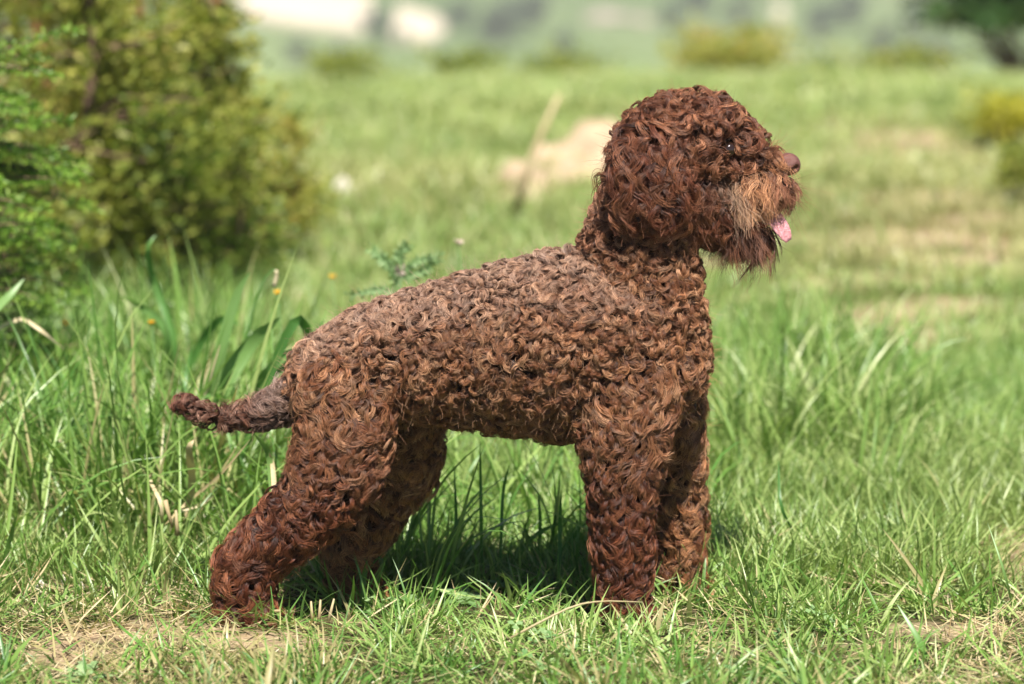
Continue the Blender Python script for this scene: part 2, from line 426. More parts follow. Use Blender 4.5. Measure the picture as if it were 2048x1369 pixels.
def grass_object(name):
    n_ = len(P)
    me = bpy.data.meshes.new('grass'); me.from_pydata(P, [], [])
    for nm, ty, data, key in (('rot', 'FLOAT_VECTOR', ROT, 'vector'), ('scl', 'FLOAT_VECTOR', SC, 'vector'),
                              ('idx', 'INT', IDX, 'value'), ('dry', 'FLOAT', DRY, 'value'), ('yel', 'FLOAT', YEL, 'value')):
        a = me.attributes.new(nm, ty, 'POINT')
        a.data.foreach_set(key, np.clip(np.array(data), -50, 50).ravel().astype(np.int32 if ty == 'INT' else np.float32))
    np.clip
    o = bpy.data.objects.new(name, me); C.objects.link(o)
    ng = bpy.data.node_groups.new('grass_growth', 'GeometryNodeTree')
    ng.interface.new_socket('Geometry', in_out='INPUT', socket_type='NodeSocketGeometry')
    ng.interface.new_socket('Geometry', in_out='OUTPUT', socket_type='NodeSocketGeometry')
    gi = ng.nodes.new('NodeGroupInput'); go = ng.nodes.new('NodeGroupOutput')
    ip = ng.nodes.new('GeometryNodeInstanceOnPoints')
    ci = ng.nodes.new('GeometryNodeCollectionInfo'); ci.inputs[0].default_value = protos
    ci.inputs['Separate Children'].default_value = True; ci.inputs['Reset Children'].default_value = True
    def na(nm, dt):
        q = ng.nodes.new('GeometryNodeInputNamedAttribute'); q.data_type = dt; q.inputs[0].default_value = nm; return q.outputs[0]
    ng.links.new(gi.outputs[0], ip.inputs['Points']); ng.links.new(ci.outputs[0], ip.inputs['Instance'])
    ip.inputs['Pick Instance'].default_value = True
    ng.links.new(na('idx', 'INT'), ip.inputs['Instance Index'])
    e2r = ng.nodes.new('FunctionNodeEulerToRotation'); ng.links.new(na('rot', 'FLOAT_VECTOR'), e2r.inputs[0])
    ng.links.new(e2r.outputs[0], ip.inputs['Rotation']); ng.links.new(na('scl', 'FLOAT_VECTOR'), ip.inputs['Scale'])
    ng.links.new(ip.outputs[0], go.inputs[0])
    md = o.modifiers.new('growth', 'NODES'); md.node_group = ng
    tag(o, 'sunlit green meadow grass, short and dry in front, taller behind the dog', kind='stuff')
    return o
YEL = [max(0, min(1, v)) for v in YEL]; DRY = [max(0, min(1, v)) for v in DRY]
grass_object('grass')

# ------------------------------------------------------------------ shrubs and trees
def leaf_card(b, p, d, L, W, v):
    """one leaf: pointed, folded along its midrib"""
    d = d / (np.linalg.norm(d) + 1e-9); q = RNG.normal(size=3); s_ = np.cross(d, q); s_ /= np.linalg.norm(s_) + 1e-9
    nn = np.cross(d, s_)
    b.add([p, p + d * L * .5 + s_ * W * .5 + nn * W * .12, p + d * L, p + d * L * .5 - s_ * W * .5 + nn * W * .12, ], [(0, 1, 2), (0, 2, 3)], v)
def shrub(name, label, cat, loc, h, rad, nleaf, L, W, mat, barkm, group=None, stems=5, vshift=0.0, low=.05, openness=.35, spray=None, narrow=.5, lval=(.2, 1.0)):
    global RNG
    RNG = np.random.default_rng(int(abs(loc[0]) * 1000) + int(loc[1] * 100))
    root = empty(name, loc); tag(root, label, cat, group)
    tb = MB(); lb = MB(); tips = []
    for s_ in range(stems):
        a = RNG.uniform(0, 6.28); p = np.array((RNG.normal(0, rad * .08), RNG.normal(0, rad * .08), -.03)); d = np.array((math.cos(a) * .5, math.sin(a) * .5, 1.0))
        pts = [p.copy()]; seg = 7
        for i in range(seg):
            d = d + RNG.normal(0, .10, 3) + np.array((math.cos(a), math.sin(a), 0)) * .05; d /= np.linalg.norm(d)
            p = p + d * h * .9 / seg * (1 if d[2] > .3 else .7)
            rr_ = math.hypot(p[0], p[1])
            if rr_ > rad * .55: p[:2] *= rad * .55 / rr_
            pts.append(p.copy())
        tb.tube(pts, np.linspace(h * .016, h * .004, len(pts)), 6)
        for i in range(1, len(pts)):
            for _ in range(4):
                a2 = RNG.uniform(0, 6.28); dd = np.array((math.cos(a2), math.sin(a2), RNG.uniform(-.1, .7))); dd /= np.linalg.norm(dd)
                ln = rad * RNG.uniform(.3, .75) * (1 - narrow * i / seg)
                q = [pts[i], pts[i] + dd * ln * .5 + RNG.normal(0, ln * .06, 3), pts[i] + dd * ln + RNG.normal(0, ln * .1, 3)]
                tb.tube(q, [h * .005, h * .003, h * .0012], 4)
                tips.append((q[0], q[1], q[2]))
    clump = RNG.uniform(0, 1, len(tips))
    for _ in range(nleaf):
        j = int(RNG.integers(len(tips)))
        if clump[j] < openness * .5 and RNG.uniform() < .8: continue
        q = tips[j]; t = RNG.uniform(.15, 1.05)
        p = (q[0] * (1 - t) + q[2] * t) + RNG.normal(0, rad * .085, 3)
        if math.hypot(p[0], p[1]) > rad * RNG.uniform(.85, 1.1): continue
        if p[2] < low: p[2] = low + RNG.uniform(0, .1)
        d = RNG.normal(size=3) * .7 + (q[2] - q[0]) / (np.linalg.norm(q[2] - q[0]) + 1e-6)
        v = np.clip(lval[0] + (lval[1] - lval[0]) * (.55 * clump[j] + .45 * RNG.uniform()) + vshift, 0, 1)
        leaf_card(lb, p, d, L * RNG.uniform(.6, 1.3), W * RNG.uniform(.7, 1.2), v)
    t_ = tb.build('stem' if h < 3 else 'trunk', barkm, root); l_ = lb.build('foliage' if h < 3 else 'crown', mat, root)
    return root
def slope(px, py):
    """where the line of sight through a photo pixel meets the far slope"""
    d = ray(px, py); Y = 262.0
    while Y < 600:
        p = np.array((0, CAM_Y, CAM_Z)) + d * (Y + 4) / d[1]
        if p[2] <= gh(p[0], Y): return p
        Y += 1.0
    return p
def on(px, py, Y):
    p = at(px, py, Y); return (p[0], p[1], gh(p[0], p[1]))
shrub('shrub', 'yellow-green blurred shrub at the left edge behind the bright juniper', 'shrub', on(40, 0, 2.4), 1.25, .45, 13000, .027, .013, M['shrub'], M['bark'], 'shrubs behind the tall grass', openness=.5)
shrub('shrub', 'olive green bush with dark middle, standing behind the tall grass left of the dog', 'shrub', on(255, 0, 2.9), .85, .29, 15000, .027, .013, M['shrub'], M['bark'], 'shrubs behind the tall grass', vshift=0, openness=.55)
shrub('shrub', 'low yellowish bush thinning out between the dark-centred bush and the meadow', 'shrub', on(475, 0, 3.3), .42, .22, 6500, .024, .010, M['shrub'], M['redbark'], 'shrubs behind the tall grass', vshift=.08, openness=.6)
shrub('shrub', 'dark green low shrub between the olive bush and the meadow', 'shrub', on(395, 0, 2.7), .50, .24, 8500, .024, .011, M['shrub'], M['bark'], 'shrubs behind the tall grass', vshift=-.12, openness=.4, stems=6)
shrub('shrub', 'thin tall shrub with sparse yellow leaves right behind the olive bush', 'shrub', on(180, 0, 4.4), 1.5, .5, 4200, .04, .018, M['shrub'], M['redbark'], 'shrubs behind the tall grass', vshift=.1, openness=.7)

def sapling(label, px0, px1, Y, r, mat):
    root = empty('sapling', on(px0, 0, Y)); tag(root, label, 'tree', 'thin trees behind the bushes')
    a = np.array(at(px1, -40, Y)) - np.array(root.location); b = MB()
    n_ = 12; pts = [np.array((a[0] * (i / n_) ** 1.2 + .012 * math.sin(i * 1.3), .01 * math.sin(i), (2.2 * i / n_) - .05)) for i in range(n_ + 1)]
    sc_ = a[2] / 2.2
    pts = [np.array((p[0] / max(.2, sc_) * min(1, sc_) if False else p[0] * 1.0, p[1], p[2])) for p in pts]
    b.tube(pts, np.linspace(r, r * .5, n_ + 1), 8)
    tw = b; lf = MB()
    for i in range(5, n_ + 1):
        for _ in range(3):
            d = RNG.normal(size=3); d[2] = abs(d[2]) * .6; d /= np.linalg.norm(d); q = pts[i] + d * RNG.uniform(.12, .3)
            tw.tube([pts[i], (pts[i] + q) / 2 + RNG.normal(0, .01, 3), q], [r * .25, r * .15, r * .05], 4)
            for __ in range(26): leaf_card(lf, pts[i] + (q - pts[i]) * RNG.uniform(.3, 1.1) + RNG.normal(0, .03, 3), RNG.normal(size=3), .035, .014, RNG.uniform(.2, 1))
    tw.build('trunk', mat, root); lf.build('crown', M['shrub'], root)
sapling('thin dark trunk standing farthest left of the three behind the bushes', 320, 292, 4.9, .010, M['bark'])
sapling('slim brown trunk between the dark trunk and the thick reddish one', 405, 385, 4.5, .013, M['bark'])
sapling('thickest reddish trunk right above the olive bush', 430, 470, 4.7, .020, M['redbark'])

def juniper():
    base = on(-105, 0, 1.15)
    root = empty('juniper', base); tag(root, 'bright green juniper reaching into the frame over the grass at the left edge', 'juniper')
    st = MB(); nd = MB()
    st.tube([(0, 0, -.03), (.01, 0, .25), (0, .02, .55)], [.012, .01, .004], 6)
    for i in range(60):
        z = RNG.uniform(.04, .60); a = RNG.uniform(-.75, .75) if i % 3 else RNG.uniform(0, 6.28)
        ln = RNG.uniform(.12, .20) * (1.12 - .75 * abs(z - .32)); d = np.array((math.cos(a), math.sin(a) * .9, RNG.uniform(-.1, .25)))
        pts = []; p = np.array((0, 0, z))
        for j in range(7):
            pts.append(p.copy()); p = p + d * ln / 6; d = d + RNG.normal(0, .06, 3) + np.array((0, 0, -.03))
        st.tube(pts, np.linspace(.0035, .0008, 7), 4)
        for j in range(1, 7):
            for sgn in (-1, 1):
                for q_ in range(2):
                    fr = pts[j] * (1 - q_ * .5) + pts[j - 1] * q_ * .5
                    sd = np.array((-d[1], d[0], .15)) * sgn + d * .9; sd /= np.linalg.norm(sd)
                    tl = ln * .30 * (1.15 - j / 8); tv = RNG.uniform(0, 1)
                    for u in range(9):
                        c = fr + sd * tl * u / 8 + RNG.normal(0, .0015, 3)
                        dd = sd + RNG.normal(0, .55, 3)
                        leaf_card(nd, c, dd, .013, .0042, np.clip(tv * .5 + .5 * u / 8, 0, 1))
    st.build('stem', M['bark'], root); nd.build('needles', M['juniper'], root)
juniper()
# right side: yellow flowering bushes, dark tree, low shrubs on the crest
shrub('bush', 'yellow-green flowering bush at the right edge of the meadow', 'bush', on(2045, 0, 6.2), .20, .22, 1300, .03, .016, M['yellow_leaf'], M['bark'])
shrub('bush', 'small open green bush at the right edge below the yellow one', 'bush', on(2055, 0, 4.6), .17, .10, 800, .03, .012, M['shrub'], M['bark'], openness=.6, vshift=-.2)
shrub('bush', 'low olive bush on the crest above the dog\'s head', 'bush', on(1455, 0, 11), .26, .42, 1500, .05, .022, M['shrub'], M['bark'], openness=.5)
shrub('tree', 'dark leafy tree in the top right corner beyond the meadow', 'tree', on(2060, 0, 13), 1.9, .62, 15000, .07, .04, M['tree_leaf'], M['bark'], stems=6, low=.36, openness=.2, narrow=-.1)
for px, Y, h_, r_, n_, lab in ((940, 10.5, .16, .30, 700, 'loose pale scrub on the crest above the dog\'s back'), (1130, 12.0, .16, .5, 900, 'low spreading scrub between the pale scrub and the olive bush'),
                               (1660, 12.5, .17, .6, 900, 'low spreading scrub on the crest right of the olive bush'), (1830, 11.0, .16, .4, 700, 'loose scrub on the crest left of the dark corner tree'),
                               (700, 10.0, .14, .30, 600, 'loose scrub on the crest right of the left-hand bushes')):
    shrub('bush', lab, 'bush', on(px, 0, Y), h_, r_, n_, .045, .018, M['shrub'], M['bark'], 'scrub along the meadow crest', openness=.6, vshift=-.22)

def far_tree_meshes(n_):
    out = []
    for i in range(n_):
        tb = MB(); lb = MB()
        tb.tube([(0, 0, -.3), (.1, 0, 1.2), (.0, .1, 2.6)], [.22, .16, .07], 6)
        for k_ in range(9):
            c = np.array((RNG.normal(0, .8), RNG.normal(0, .8), RNG.uniform(1.2, 3.6))); r_ = RNG.uniform(.6, 1.1); cv = RNG.uniform()
            tb.tube([(0, 0, 1.2), c * .6 + np.array((0, 0, .3)), c], [.09, .06, .02], 4)
            for _ in range(170):
                d = RNG.normal(size=3); d /= np.linalg.norm(d); p = c + d * r_ * RNG.uniform(.6, 1.0)
                leaf_card(lb, p, RNG.normal(size=3), .34, .2, np.clip(.6 * cv + .4 * RNG.uniform(), 0, 1))
        out.append((tb.mesh('trunk', M['bark']), lb.mesh('crown', M['far_leaf'])))
    return out
ftm = far_tree_meshes(4)
def far_tree(px, py, s, i, label):
    p = slope(px, py); root = empty('far_tree', (p[0], p[1], gh(p[0], p[1])), RNG.uniform(0, 6)); root.scale = (s, s, s * RNG.uniform(.8, 1.1))
    tag(root, label, 'tree', 'trees on the far valley slope')
    for nm, me in zip(('trunk', 'crown'), ftm[i % 4]):
        o = bpy.data.objects.new(nm, me); C.objects.link(o); o.parent = root
for i, (px, py, s, lab) in enumerate([
        (765, 95, .75, 'grey-green tree standing between the pale field and the pale track'),
        (735, 62, .5, 'small tree touching the right end of the pale field'),
        (925, 60, .8, 'far tree just right of the pale track'), (1000, 85, 1.1, 'broad dark green far tree above the dog\'s back'),
        (1065, 60, .9, 'far tree right of the broad dark green one'), (1130, 110, .55, 'low far tree left of the pinkish rock bank'),
        (1340, 62, .7, 'far tree right of the small pinkish rock'), (1395, 30, .8, 'far tree above the olive bush on the crest'),
        (1480, 55, .7, 'far tree just left of the pale upright rock face'), (1640, 80, .8, 'bluish far tree just right of the pale upright rock face'),
        (1700, 55, 1.0, 'larger far tree in the middle of the right-hand slope'), (1760, 110, .6, 'low far tree below the larger one on the right-hand slope'),
        (1830, 85, .9, 'far tree left of the dark corner tree'), (1880, 130, .7, 'low far tree partly behind the dark corner tree'),
        (420, 90, .8, 'far tree seen between the thin trunks'), (230, 120, .9, 'far tree seen through the gap in the shrubs'),
        (600, 130, .6, 'low far tree below the pale field'), (680, 150, .6, 'low far tree above the whitish stone'), (2120, 60, 1.2, 'far tree beyond the right edge'), (-80, 80, 1.2, 'far tree beyond the left edge')]):
    far_tree(px, py, s, i, lab)

# pale track, fields and stone faces on the far slope: slabs of bare earth lying on the hillside
def slab(name, label, cat, pts_px, mat, th=.35, kind=None):
    """bare earth lying on the far slope; outline given as photo pixels"""
    b = MB(); V = []; n_ = len(pts_px)
    P0 = [slope(*q) for q in pts_px]
    for p in P0: V.append((p[0], p[1], gh(p[0], p[1]) + th))
    for p in P0: V.append((p[0], p[1], gh(p[0], p[1]) - 1.5))
    F = [tuple(range(n_))] + [(i, (i + 1) % n_, n_ + (i + 1) % n_, n_ + i) for i in range(n_)]
    b.add(V, F); o = b.build(name, mat, smooth=False); tag(o, label, cat, kind=kind); return o
M['pale'] = plain('pale_gravel', (.62, .53, .41), .9, .1, .3, .1, 0)
slab('gravel_field', 'bright pale field on the far slope', None, [(490, 42), (600, 60), (725, 78), (748, 40), (735, 5), (640, -10), (480, -15)], M['pale'], .6, 'structure')
slab('gravel_track', 'bright pale track on the far slope', None, [(785, 88), (860, 92), (893, 75), (880, 48), (795, 25)], M['pale'], .6, 'structure')
def rock(name, label, cat, px, py, Y, wpx, hpx, mat, depth=1.0, seed=0, group=None, lift=0, amp=.35):
    c = at(px, py, Y); s_ = (Y + 4) / FPX
    bm = bmesh.new(); bmesh.ops.create_icosphere(bm, subdivisions=3, radius=1)
    for v in bm.verts:
        v.co *= 1 + amp * noise.noise(v.co * 1.6 + Vector((seed, 0, seed))) + amp * .4 * noise.noise(v.co * 5 + Vector((seed, 3, 0)))
        v.co.x *= wpx * s_ / 2; v.co.z *= hpx * s_ / 2; v.co.y *= wpx * s_ / 2 * depth
    me = bpy.data.meshes.new(name); bm.to_mesh(me); bm.free(); me.materials.append(mat)
    me.polygons.foreach_set('use_smooth', [True] * len(me.polygons))
    o = bpy.data.objects.new(name, me); C.objects.link(o); o.location = (c[0], c[1], c[2] if Y > 100 else max(c[2], gh(c[0], c[1]) + lift)); tag(o, label, cat, group); return o
M['pinkearth'] = plain('pink_earth', (.36, .29, .25), .9, .1, .5, .15, 0)
rock('boulder', 'pale upright rock face on the far slope above the meadow crest', 'rock', 1560, 35, slope(1560, 35)[1], 34, 46, M['pale'], .7, 3)
rock('boulder', 'wide pinkish rock bank on the far slope left of the pale rock', 'rock', 1215, 42, slope(1215, 42)[1], 110, 34, M['pinkearth'], .6, 8)
rock('boulder', 'small pinkish rock beside the wide rock bank', 'rock', 1285, 46, slope(1285, 46)[1], 40, 30, M['pinkearth'], .6, 5)

# sandy heap behind the shoulder with a dry stick leaning over it
def heap():
    a = np.array(on(950, 0, 4.35)); c = np.array(on(1290, 0, 6.3))
    root = empty('sand_heap', a); tag(root, 'pale sandy bank in the meadow behind the dog\'s neck', 'heap')
    b = MB(); nx, ny = 60, 18; V = []; dr = c - a; sd = np.array((-dr[1], dr[0], 0)); sd /= np.linalg.norm(sd)
    for j in range(ny):
        for i in range(nx):
            u = i / (nx - 1); v = j / (ny - 1) * 2 - 1
            wd = .10 + .12 * u + .05 * fbm(u * 5, 3, 1, 6.6)
            p = dr * u + sd * v * wd
            env = max(0, 1 - v * v) ** .8 * min(1, u * 6) * min(1, (1 - u) * 6)
            h_ = (.05 + .06 * sst(.1, .8, u)) * env * max(0, .8 + 2.2 * fbm(p[0], p[1], 5, 2.2)) + .02 * fbm(p[0], p[1], 22, 4.0, 2)
            V.append((p[0], p[1], h_ - .02))
    F = [(j * nx + i, j * nx + i + 1, (j + 1) * nx + i + 1, (j + 1) * nx + i) for j in range(ny - 1) for i in range(nx - 1)]
    b.add(V, F); b.build('soil_mound', M['soil'], root)
heap()
def stick(name, label, pts, r, mat, cat='stick', group=None, sides=6):
    base = np.array(pts[0]); o_ = MB(); o_.tube([np.array(p) - base for p in pts], np.linspace(r, r * .45, len(pts)), sides)
    o = o_.build(name, mat, loc=base); tag(o, label, cat, group); return o
stick('stick', 'pale dry stick leaning out of the meadow above the sandy heap', [at(1030, 420, 4.0), at(1060, 325, 4.0), at(1088, 255, 4.02), at(1118, 190, 4.05)], .011, M['straw'])
rock('stone', 'whitish stone in the meadow between the bushes and the dog', 'stone', 685, 425, 4.7, 34, 66, M['stone'], .7, 11)

# ------------------------------------------------------------------ plants one can tell apart
def ribbon(b, pts, wd, val=.5, fold=.3, side=None):
    """broad leaf along a path of points; wd = widths"""
    n_ = len(pts); V = []
    for i in range(n_):
        t = np.asarray(pts[min(i + 1, n_ - 1)]) - np.asarray(pts[max(i - 1, 0)]); t = t / (np.linalg.norm(t) + 1e-9)
        s_ = np.cross(t, side if side is not None else (0.25, -1, .25)); s_ /= np.linalg.norm(s_) + 1e-9
        nn = np.cross(s_, t); p = np.asarray(pts[i]); w_ = wd[i] / 2
        V += [p - s_ * w_, p - nn * w_ * fold, p + s_ * w_]
    F = []
    for i in range(n_ - 1):
        a = i * 3; c = a + 3; F += [(a, a + 1, c + 1, c), (a + 1, a + 2, c + 2, c + 1)]
    b.add(V, F, val)
def smoothp(ps, n_=10):
    ps = [np.asarray(p, float) for p in ps]; ps = [2 * ps[0] - ps[1]] + ps + [2 * ps[-1] - ps[-2]]; out = []
    m_ = len(ps) - 3
    for i in range(n_):
        u = i / (n_ - 1) * m_; k_ = min(int(u), m_ - 1); t = u - k_
        a, b, c, d = ps[k_:k_ + 4]
        out.append(.5 * ((2 * b) + (-a + c) * t + (2 * a - 5 * b + 4 * c - d) * t * t + (-a + 3 * b - 3 * c + d) * t ** 3))
    return out
def leaf_w(n_, w_, peak=.45):
    return [w_ * max(.06, (math.sin(math.pi * min(1, (i / (n_ - 1)) ** (math.log(.5) / math.log(peak)))) ** .7)) for i in range(n_)]
def grass_plant(label, leaves, Y, mat_=None, group='broad-leaved grasses left of the dog'):
    """leaves: list of (pixel path, width px, mat, value); base is the first point of the first leaf"""
    b0 = at(*leaves[0][0][0], Y); base = np.array((b0[0], b0[1], gh(b0[0], b0[1])))
    root = empty('broad_grass', base); tag(root, label, 'grass plant', group)
    for path, wpx, mt, v in leaves:
        pts = smoothp([at(x, y, Y + .03 * math.sin(x * .05 + y * .02)) - base for x, y in path], 11)
        b = MB(); ribbon(b, pts, leaf_w(11, wpx * (Y + 4) / FPX), v, side=(RNG.uniform(-.2, .5), -1, RNG.uniform(0, .5))); b.build('leaf', M[mt], root)
    return root
grass_plant('tall grass with two wide pale leaves fanning up behind the tail', [([(400, 960), (410, 860), (432, 740), (470, 600), (500, 545)], 26, 'lush', .9),
    ([(405, 940), (440, 790), (500, 690), (560, 635)], 36, 'lush', 1.0), ([(402, 950), (395, 860), (415, 760), (440, 690)], 14, 'straw', .9), ([(400, 950), (380, 850), (372, 760), (385, 690)], 12, 'lush', .6)], .55)
grass_plant('arching dark green blade clump closest to the dog\'s rump', [([(470, 930), (500, 800), (560, 720), (620, 690)], 22, 'lush', .7), ([(475, 930), (540, 770), (600, 700), (650, 640)], 15, 'lush', .5),
    ([(470, 940), (450, 820), (430, 790), (395, 800)], 12, 'lush', .8), ([(480, 930), (560, 700), (600, 640), (625, 700), (628, 760)], 20, 'lush', .3)], .45)
grass_plant('tall bluish blade arching over at the foot of the bushes', [([(345, 800), (350, 690), (310, 570), (295, 500), (312, 470)], 15, 'lush', .7), ([(345, 790), (330, 660), (290, 620), (240, 590)], 16, 'lush', .8),
    ([(350, 800), (400, 690), (440, 640), (480, 650)], 18, 'lush', .6)], .95)
grass_plant('withered blade bent sharply below the tail', [([(545, 1040), (543, 960), (536, 905), (508, 868)], 16, 'lush', .95), ([(540, 1040), (548, 990), (545, 930), (538, 905)], 11, 'straw', .8)], .12)
grass_plant('pale blade leaning in from the left edge above the tall grass', [([(-60, 690), (-20, 630), (20, 590), (48, 558)], 18, 'lush', 1.0), ([(-60, 700), (30, 640), (80, 660), (130, 700)], 9, 'straw', .9)], .6)
grass_plant('dry stalk group with rusty joints under the tail', [([(330, 1050), (380, 1000), (440, 950), (500, 880)], 7, 'straw', .4), ([(365, 1060), (384, 970), (378, 900), (388, 880)], 16, 'straw', .5),
    ([(340, 1090), (350, 1030), (400, 1010), (430, 990)], 9, 'straw', 1.0), ([(325, 1080), (322, 1010), (300, 960), (310, 940)], 8, 'straw', .9)], .22)
grass_plant('wide pale blade standing alone in the right-hand meadow', [([(1490, 1150), (1530, 1120), (1548, 1080)], 5, 'lush', .9), ([(1590, 1070), (1562, 1010), (1557, 920)], 7, 'lush', .0)], .25, group='blades in the right-hand meadow')
grass_plant('light blades with whitish tip in the taller grass right of the dog', [([(1840, 960), (1870, 915), (1900, 880)], 6, 'lush', 1.0), ([(1815, 960), (1800, 920), (1795, 905)], 8, 'straw', 1.0)], .8, group='blades in the right-hand meadow')
grass_plant('thin yellowish blades crossing the bare soil at the right edge', [([(2030, 1240), (2010, 1150), (1975, 1045)], 5, 'lush', 1.0), ([(2028, 1369), (2025, 1300), (2035, 1240)], 10, 'straw', .6)], -.05, group='blades in the right-hand meadow')
# dark upright blades under the belly
for i, (lab, pth) in enumerate([('dark upright blade under the belly, nearest the front leg', [[(1120, 1190), (1120, 1060), (1122, 980)]]),
        ('tallest dark blades between the belly and the ground, with one pale stem', [[(900, 1190), (912, 1060), (908, 930)], [(965, 1190), (962, 1020), (960, 885)], [(1000, 1180), (1005, 1000), (1018, 930)]]),
        ('cluster of dark blades fanning from the shade toward the front leg', [[(1070, 1180), (1080, 1060), (1076, 980)], [(1090, 1190), (1150, 1070), (1175, 1045)], [(1000, 1190), (1060, 1080), (1160, 1030)]])]):
    grass_plant(lab, [(p_, 9 if i != 1 else 7, 'lush', (.2, .35, .5)[j % 3]) for j, p_ in enumerate(pth)], .12 + .06 * i, group='blades in the shade under the dog')

# nodding stalk with hooked seed tip
def hooked():
    p = smoothp([at(455, 800, .7), at(490, 690, .7), at(515, 590, .7), at(540, 545, .7), at(553, 545, .7), at(548, 575, .7)], 16); b0 = p[0]
    root = empty('grass_stalk', (b0[0], b0[1], gh(b0[0], b0[1]))); tag(root, 'thin green stalk with a pale hooked drooping tip above the grass', 'grass stalk')
    q = [x - np.array(root.location) for x in p]; q[0][2] = -.01
    b = MB(); b.tube(q[:13], np.linspace(.0022, .0012, 13), 5, .7); b.build('stem', M['lush'], root)
    b = MB(); b.tube(q[11:], np.linspace(.0025, .0035, 5), 5, .9); b.build('seed_tip', M['straw'], root)
hooked()
def thistle():
    b0 = at(795, 640, .75); base = np.array((b0[0], b0[1], gh(b0[0], b0[1])))
    root = empty('thistle', base); tag(root, 'spiny pale green thistle sprig rising behind the dog\'s back', 'thistle')
    st = MB(); st.tube([np.array((0, 0, 0)), at(800, 575, .75) - base, at(803, 530, .75) - base], [.004, .003, .002], 6, .6); st.build('stem', M['weed'], root)
    for pth in ([(800, 580), (775, 530), (740, 497)], [(802, 560), (830, 525), (880, 515)], [(803, 545), (800, 510), (815, 490)], [(800, 590), (760, 580), (700, 592)], [(803, 550), (790, 540), (765, 520)], [(803, 560), (850, 540), (870, 520)]):
        pts = smoothp([at(x, y, .75) - base for x, y in pth], 12); b = MB()
        ribbon(b, pts, leaf_w(12, .010), .6)
        for i in range(1, 12):
            for sg in (-1, 1):
                for _ in range(2):
                    t = pts[i] - pts[i - 1]; t /= np.linalg.norm(t); sd = np.cross(t, (0, -1, 0)) * sg + RNG.normal(0, .35, 3) + t * .5
                    leaf_card(b, pts[i], sd, .012, .004, RNG.uniform(.5, 1))
        b.build('leaf', M['weed'], root)
    b = MB()
    for _ in range(30): leaf_card(b, at(803, 545, .75) - base + RNG.normal(0, .003, 3), RNG.normal(size=3) + np.array((0, 0, 1.)), .012, .004, RNG.uniform(.5, 1))
    b.build('bud', M['bud'], root)
thistle()
def flower(label, px, py, Y, rpx, mat='petal', group='small yellow flowers in the grass'):
    c = at(px, py, Y); base = np.array((c[0] + .01, c[1], gh(c[0], c[1]))); s_ = (Y + 4) / FPX
    root = empty('flower', base); tag(root, label, 'flower', group)
    h_ = c - base; b = MB(); b.tube([np.array((0, 0, -.01)), h_ * .5 + np.array((.004, 0, 0)), h_], [.0014, .0012, .001], 5, .6); b.build('stem', M['lush'], root)
    b = MB(); r_ = rpx * s_
    for i in range(14):
        a = i * 2.4; d = np.array((math.cos(a), math.sin(a), .35 + .5 * (i % 2))); leaf_card(b, h_, d, r_ * 1.1, r_ * .7, .6)
    b.build('petals', M[mat], root)
    b = MB(); b.tube([h_ + np.array((0, 0, -.2)) * r_, h_ + np.array((0, 0, .35)) * r_], [r_ * .4, r_ * .3], 7); b.build('flower_head', M[mat], root)
flower('orange-yellow flower above the grass near the hooked stalk', 555, 586, .9, 8)
flower('orange-yellow flower in the grass left of the broad arching blades', 303, 647, .8, 8)
flower('dull orange flower at the dark foot of the bushes, farthest left', 130, 648, 1.3, 9)
flower('small yellow flower low behind the dog\'s back', 665, 555, 1.3, 8)
flower('pale closed flower bud on a stem behind the dog\'s back', 917, 487, 1.1, 11, 'bud', None)

# leaf rosettes in the short grass
def rosette(label, px, py, lpx, n_, wratio=.4, tilt=.25, group='broad-leaved weeds in the short grass', toothed=False, name='weed_rosette'):
    g = gp(px, py); base = np.array((g[0], g[1], gh(g[0], g[1]))); s_ = (g[1] + 4) / FPX
    root = empty(name, base); tag(root, label, 'weed', group)
    for i in range(n_):
        a = 6.283 * i / n_ + RNG.uniform(-.3, .3); L = lpx * s_ * RNG.uniform(.7, 1.15); el = tilt + RNG.uniform(0, .5)
        d = np.array((math.cos(a) * math.cos(el), math.sin(a) * math.cos(el), math.sin(el)))
        m_ = 9; pts = [d * L * t + np.array((0, 0, -.35 * L * t * t + .004)) for t in np.linspace(0, 1, m_)]
        wd = leaf_w(m_, L * wratio, .6)
        if toothed: wd = [w_ * (1.25 if j % 2 else .55) for j, w_ in enumerate(wd)]
        b = MB(); ribbon(b, pts, wd, RNG.uniform(.2, 1), fold=.25, side=(0.02, .03, -1)); b.build('leaf', M['weed'], root)
rosette('wide pale green weed flattened under the belly in the sunlit grass', 930, 1205, 75, 7, .5, .1)
rosette('leafy weed beside the cut straw stubs behind the hind paw', 720, 1190, 55, 7, .4, .45)
rosette('small round-leaved weed in front of the belly shade', 815, 1215, 50, 6, .5, .2)
rosette('broad-leaved weed nearest the front leg, half hidden in grass', 1010, 1185, 52, 6, .5, .25)
rosette('toothed dandelion-like rosette on the bare soil in the bottom left corner', 165, 1372, 75, 8, .32, .45, None, True)
rosette('pale rounded leaf sprout right of the front paws', 1600, 1165, 34, 3, .6, .6)

